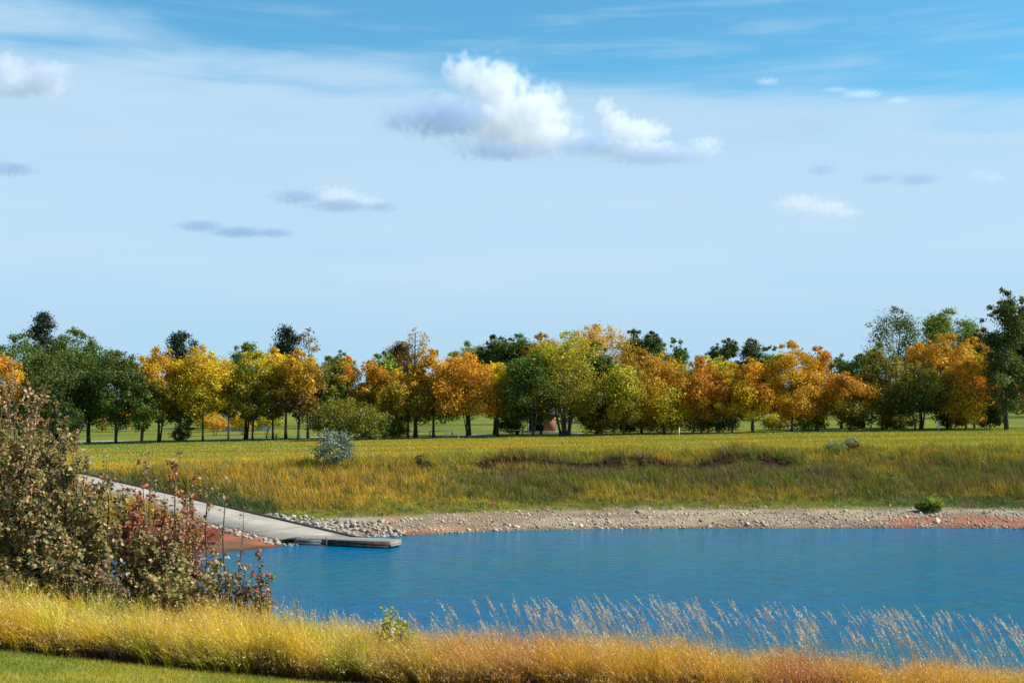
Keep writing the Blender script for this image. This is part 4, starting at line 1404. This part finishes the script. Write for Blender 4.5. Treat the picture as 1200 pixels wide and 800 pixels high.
SAP = [
 (-16, 392, 23.0, 120, 1300, 'brown', 'tall brown leaved sapling cut by the left edge of the view', 5),
 (0, 430, 22.9, 110, 1100, 'brown', 'rusty brown sapling rising beside the left edge in front of the tallest one', 5),
 (30, 446, 24.0, 84, 900, 'brown', 'brown sapling filling the crest of the thicket right of the tallest one'),
 (66, 468, 23.6, 72, 800, 'olive', 'olive brown sapling on the upper slope of the thicket'),
 (86, 500, 23.8, 64, 560, 'brown', 'brown sapling at the lower end of the slanting thicket crest'),
 (180, 556, 23.6, 70, 460, 'red', 'rusty red sapling between the two red tipped ones'),
 (218, 566, 23.8, 66, 420, 'red', 'rusty red sapling hiding the lower end of the red soil bank'),
 (14, 412, 23.6, 96, 1200, 'brown', 'tallest full sapling at the left end of the thicket with rusty brown top'),
 (30, 478, 22.6, 110, 1300, 'olive', 'olive leaved sapling in front of the tallest one', 6),
 (48, 446, 24.2, 84, 900, 'brown', 'tall brown sapling on the slope of the thicket just right of the tallest'),
 (74, 486, 23.2, 84, 950, 'olive', 'olive brown sapling below the bare slanting edge of the thicket'),
 (-6, 560, 22.2, 110, 1000, 'olive', 'low olive sapling at the bottom left of the thicket', 5),
 (100, 524, 22.8, 90, 950, 'olive', 'olive sapling at the middle of the thicket in front of the near dark bush'),
 (92, 498, 24.8, 34, 120, 'brown', 'thin upright twig with few leaves rising before the dark bush'),
 (124, 528, 24.0, 70, 720, 'brown', 'open brown sapling with the path end showing beside it'),
 (142, 572, 22.6, 84, 760, 'olive', 'low olive brown sapling under the reddish tips'),
 (168, 536, 24.0, 74, 640, 'red', 'sapling with red brown tips in front of the concrete path'),
 (176, 524, 25.0, 26, 60, 'brown', 'single slim stem with a few leaves at its tip above the red brown sapling'),
 (205, 528, 24.4, 66, 600, 'red', 'red leaved sapling whose top stands out against the yellow grass'),
 (192, 576, 23.0, 86, 760, 'brown', 'dense brown sapling right of the middle of the thicket', 5),
 (228, 578, 23.2, 74, 720, 'brown', 'brown sapling in front of the red soil bank left of the rocks'),
 (240, 545, 25.0, 40, 110, 'brown', 'nearly bare grey stem before the foot of the ramp path'),
 (264, 548, 24.8, 28, 46, 'brown', 'tall bare stem with a dark dried tuft on top beside the concrete ramp'),
 (284, 586, 24.6, 24, 36, 'red', 'slender stem tipped with orange leaves against the concrete ramp'),
 (258, 622, 23.4, 64, 420, 'olive', 'open forked sapling with water showing through it', 4),
 (286, 655, 23.0, 44, 210, 'green', 'low sapling with green and yellow leaves in front of the water'),
 (306, 643, 22.8, 38, 260, 'green', 'column shaped leafy sapling at the right end of the thicket', 3),
 (318, 690, 22.4, 42, 130, 'red', 'small red leaved seedling at the foot of the column shaped sapling', 3),
 (349, 703, 22.6, 30, 34, 'red', 'tiny red leaved seedling standing alone in the grass right of the thicket', 3),
 (60, 610, 21.9, 120, 900, 'olive', 'low leafy olive sapling at the front of the thicket', 6),
 (128, 640, 21.9, 90, 420, 'green', 'low green brown sapling just behind the golden grass', 5),
 (204, 640, 22.0, 100, 660, 'olive', 'low wide sapling behind the golden grass with a yellowish crown', 5),
]
for r_ in SAP:
    px, top, Yd, wpx, nl, pal_, lab = r_[:7]
    sapling(px, top, Yd, wpx, int(nl * (1.2 if nl < 130 else 4.2 if px < 95 else 3.3)), pal_, lab, nst=(r_[7] + 2) if len(r_) > 7 else (1 if nl < 130 else 6), leaf=.076, low=.12 if px < 95 else .26)
sapling(458, 711, 19.6, 44, 520, 'lime', 'small lime green leafy plant poking out of the golden grass', 'leafy_plant', 8, .058, .45, 'plant')
# red ground shrubs on the opposite red bank
for i, (px, top, Yd, w_, lab) in enumerate(((120, 618, 72.5, 70, 'red shrub on the far bank behind the left of the thicket'), (168, 612, 73.5, 60, 'bright red shrub on the far bank behind the middle of the thicket'),
                                       (232, 616, 74, 60, 'reddish brown shrub on the far bank left of the ramp rocks'))):
    rg = np.random.default_rng(900 + i)
    x = at(px, 600, Yd)[0]
    zg = h1(x, Yd)
    root = thing('red_shrub', lab, 'bush', (x, Yd, zg - .05))
    C['rsh'] = (0.34, 0.075, 0.05)
    tree_mesh('shrub', max(at(px, top, Yd)[2] - zg, .7), w_ * Yd / F_PX, .08, C['rsh'], (0.25, 0.10, 0.06), rg, 1500, .13, root)

# ------------------------------------------------------------------ clouds
def cloud(label, puffs, dist, dens, nscale=3.6, namp=1.25, edge=0.75, tone=(1, 1, 1)):
    """puffs: (px, py, rx, ry[, depth]) in picture pixels at distance dist -> metres in the sky."""
    k = dist / F_PX
    cen = []
    for p in puffs:
        c = at(p[0], p[1], dist)
        cen.append((c, p[2] * k, p[3] * k, (p[2] + p[3]) * .5 * k))
    o0 = sum(c for c, *_ in cen) / len(cen)
    bm = bmesh.new()
    for c, rx, ry, rd in cen:
        mtx = Matrix.Translation(Vector(c - o0)) @ Matrix.Diagonal((rx * 1.45, rd * 1.45, ry * 1.45, 1))
        bmesh.ops.create_icosphere(bm, subdivisions=2, radius=1.0, matrix=mtx)
    res = bmesh.ops.convex_hull(bm, input=bm.verts)
    bmesh.ops.delete(bm, geom=list({g for g in res['geom_interior'] + res['geom_unused'] if isinstance(g, bmesh.types.BMVert)}), context='VERTS')
    me = bpy.data.meshes.new('cloud')
    bm.to_mesh(me)
    bm.free()
    o = bpy.data.objects.new('cloud', me)
    COL.objects.link(o)
    o.location = o0
    m = bpy.data.materials.new('cloud_vapour')
    m.use_nodes = True
    t = m.node_tree
    for n in list(t.nodes): t.nodes.remove(n)
    tcn = N(t, 'ShaderNodeTexCoord')
    field = None
    for c, rx, ry, rd in cen:
        v1 = N(t, 'ShaderNodeVectorMath', operation='SUBTRACT')
        t.links.new(tcn.outputs['Object'], v1.inputs[0])
        v1.inputs[1].default_value = tuple(c - o0)
        v2 = N(t, 'ShaderNodeVectorMath', operation='DIVIDE')
        t.links.new(v1.outputs[0], v2.inputs[0])
        v2.inputs[1].default_value = (rx, rd, ry)
        v3 = N(t, 'ShaderNodeVectorMath', operation='LENGTH')
        t.links.new(v2.outputs[0], v3.inputs[0])
        f = math_node(t, 'SUBTRACT', 1.0, v3.outputs['Value'])
        field = f if field is None else math_node(t, 'SMOOTH_MAX', field, f, 0.25)
    size = np.mean([min(rx, ry) for _, rx, ry, _ in cen])
    nz = noise(t, tcn.outputs['Object'], nscale / (size * 2), 7, 0.62)
    fld = math_node(t, 'ADD', field, math_node(t, 'MULTIPLY', math_node(t, 'SUBTRACT', nz, .5), namp * 2))
    dn = maprange(t, fld, 0.0, edge, 0.0, dens)
    pv_ = N(t, 'ShaderNodeVolumePrincipled')
    pv_.inputs['Color'].default_value = (*tone, 1)  # blue-grey tones put the shade of shadowed clouds into the scatter colour
    pv_.inputs['Anisotropy'].default_value = 0.2
    t.links.new(dn, pv_.inputs['Density'])
    oo = N(t, 'ShaderNodeOutputMaterial')
    t.links.new(pv_.outputs[0], oo.inputs['Volume'])
    me.materials.append(m)
    return tag(o, label, 'cloud')


cloud('large white heaped cloud with a grey blue left base in the upper middle', [(545, 88, 30, 28), (582, 100, 46, 34), (628, 128, 44, 34), (590, 140, 62, 28), (525, 125, 34, 20), (640, 160, 52, 24), (600, 165, 66, 16)], 4000, 0.018, tone=(0.95, 0.95, 0.97))
cloud('blue grey flat cloud trailing left and below the large white cloud', [(520, 138, 70, 26), (470, 140, 34, 18), (590, 176, 70, 13), (690, 170, 60, 14), (770, 182, 80, 11)], 3900, 0.013, tone=(0.55, 0.66, 0.88))  # separate tinted volume, coloured as the shaded lower left of the large cloud
cloud('faint lilac grey cloud patch right of the big clouds', [(890, 155, 60, 14), (950, 148, 50, 14)], 5200, 0.0022, tone=(0.55, 0.60, 0.74))
cloud('smaller white cloud with a pointed left horn beside the large one', [(708, 126, 13, 16), (722, 142, 22, 18), (745, 154, 46, 17), (740, 174, 64, 11)], 4000, 0.018, tone=(0.95, 0.95, 0.97))
cloud('small white puff at the right end of the cloud bank', [(828, 169, 26, 11), (800, 180, 56, 7)], 4000, 0.010)
cloud('greyish white cloud cut by the left edge of the sky', [(5, 85, 34, 26), (48, 98, 34, 18), (10, 100, 44, 18), (60, 84, 30, 14)], 4200, 0.020, tone=(0.84, 0.87, 0.94))
cloud('small blue grey cloud low at the left edge', [(14, 198, 32, 10)], 4600, 0.012, tone=(0.42, 0.54, 0.76))
cloud('small cloud with a white crest left of the centre', [(392, 230, 34, 14), (425, 238, 30, 11), (400, 229, 30, 10)], 4600, 0.010, tone=(0.94, 0.95, 0.97))
cloud('blue grey flat cloud base under the small white crested cloud', [(350, 231, 38, 11), (400, 241, 50, 9), (445, 243, 26, 8)], 4500, 0.010, tone=(0.42, 0.54, 0.76))
cloud('long flat blue grey cloud streak at the lower left of the sky', [(235, 265, 34, 8), (280, 272, 44, 8), (320, 273, 30, 7)], 5000, 0.012, tone=(0.42, 0.54, 0.76))
cloud('oval white cloud low at the right of the sky', [(938, 239, 34, 13), (970, 244, 34, 12), (990, 250, 20, 8)], 4600, 0.009, tone=(0.93, 0.93, 0.95))
cloud('long faint grey cloud streak above the oval white cloud', [(1030, 209, 30, 7), (1075, 210, 34, 9)], 5000, 0.010, tone=(0.42, 0.54, 0.76))
cloud('tiny grey puff left of the long faint streak', [(962, 199, 20, 8)], 5000, 0.012, tone=(0.42, 0.54, 0.76))
cloud('tiny pale cloud near the right edge', [(1146, 205, 14, 8), (1162, 209, 18, 7)], 5000, 0.007, tone=(0.75, 0.82, 0.92))
cloud('thin slanting white wisp high at the right', [(980, 105, 20, 3.5), (1010, 110, 30, 6), (1052, 118, 18, 5)], 5200, 0.007, 3.5)
cloud('tiny white wisp high at the right of the big clouds', [(900, 96, 18, 6)], 5200, 0.007, 3.5)
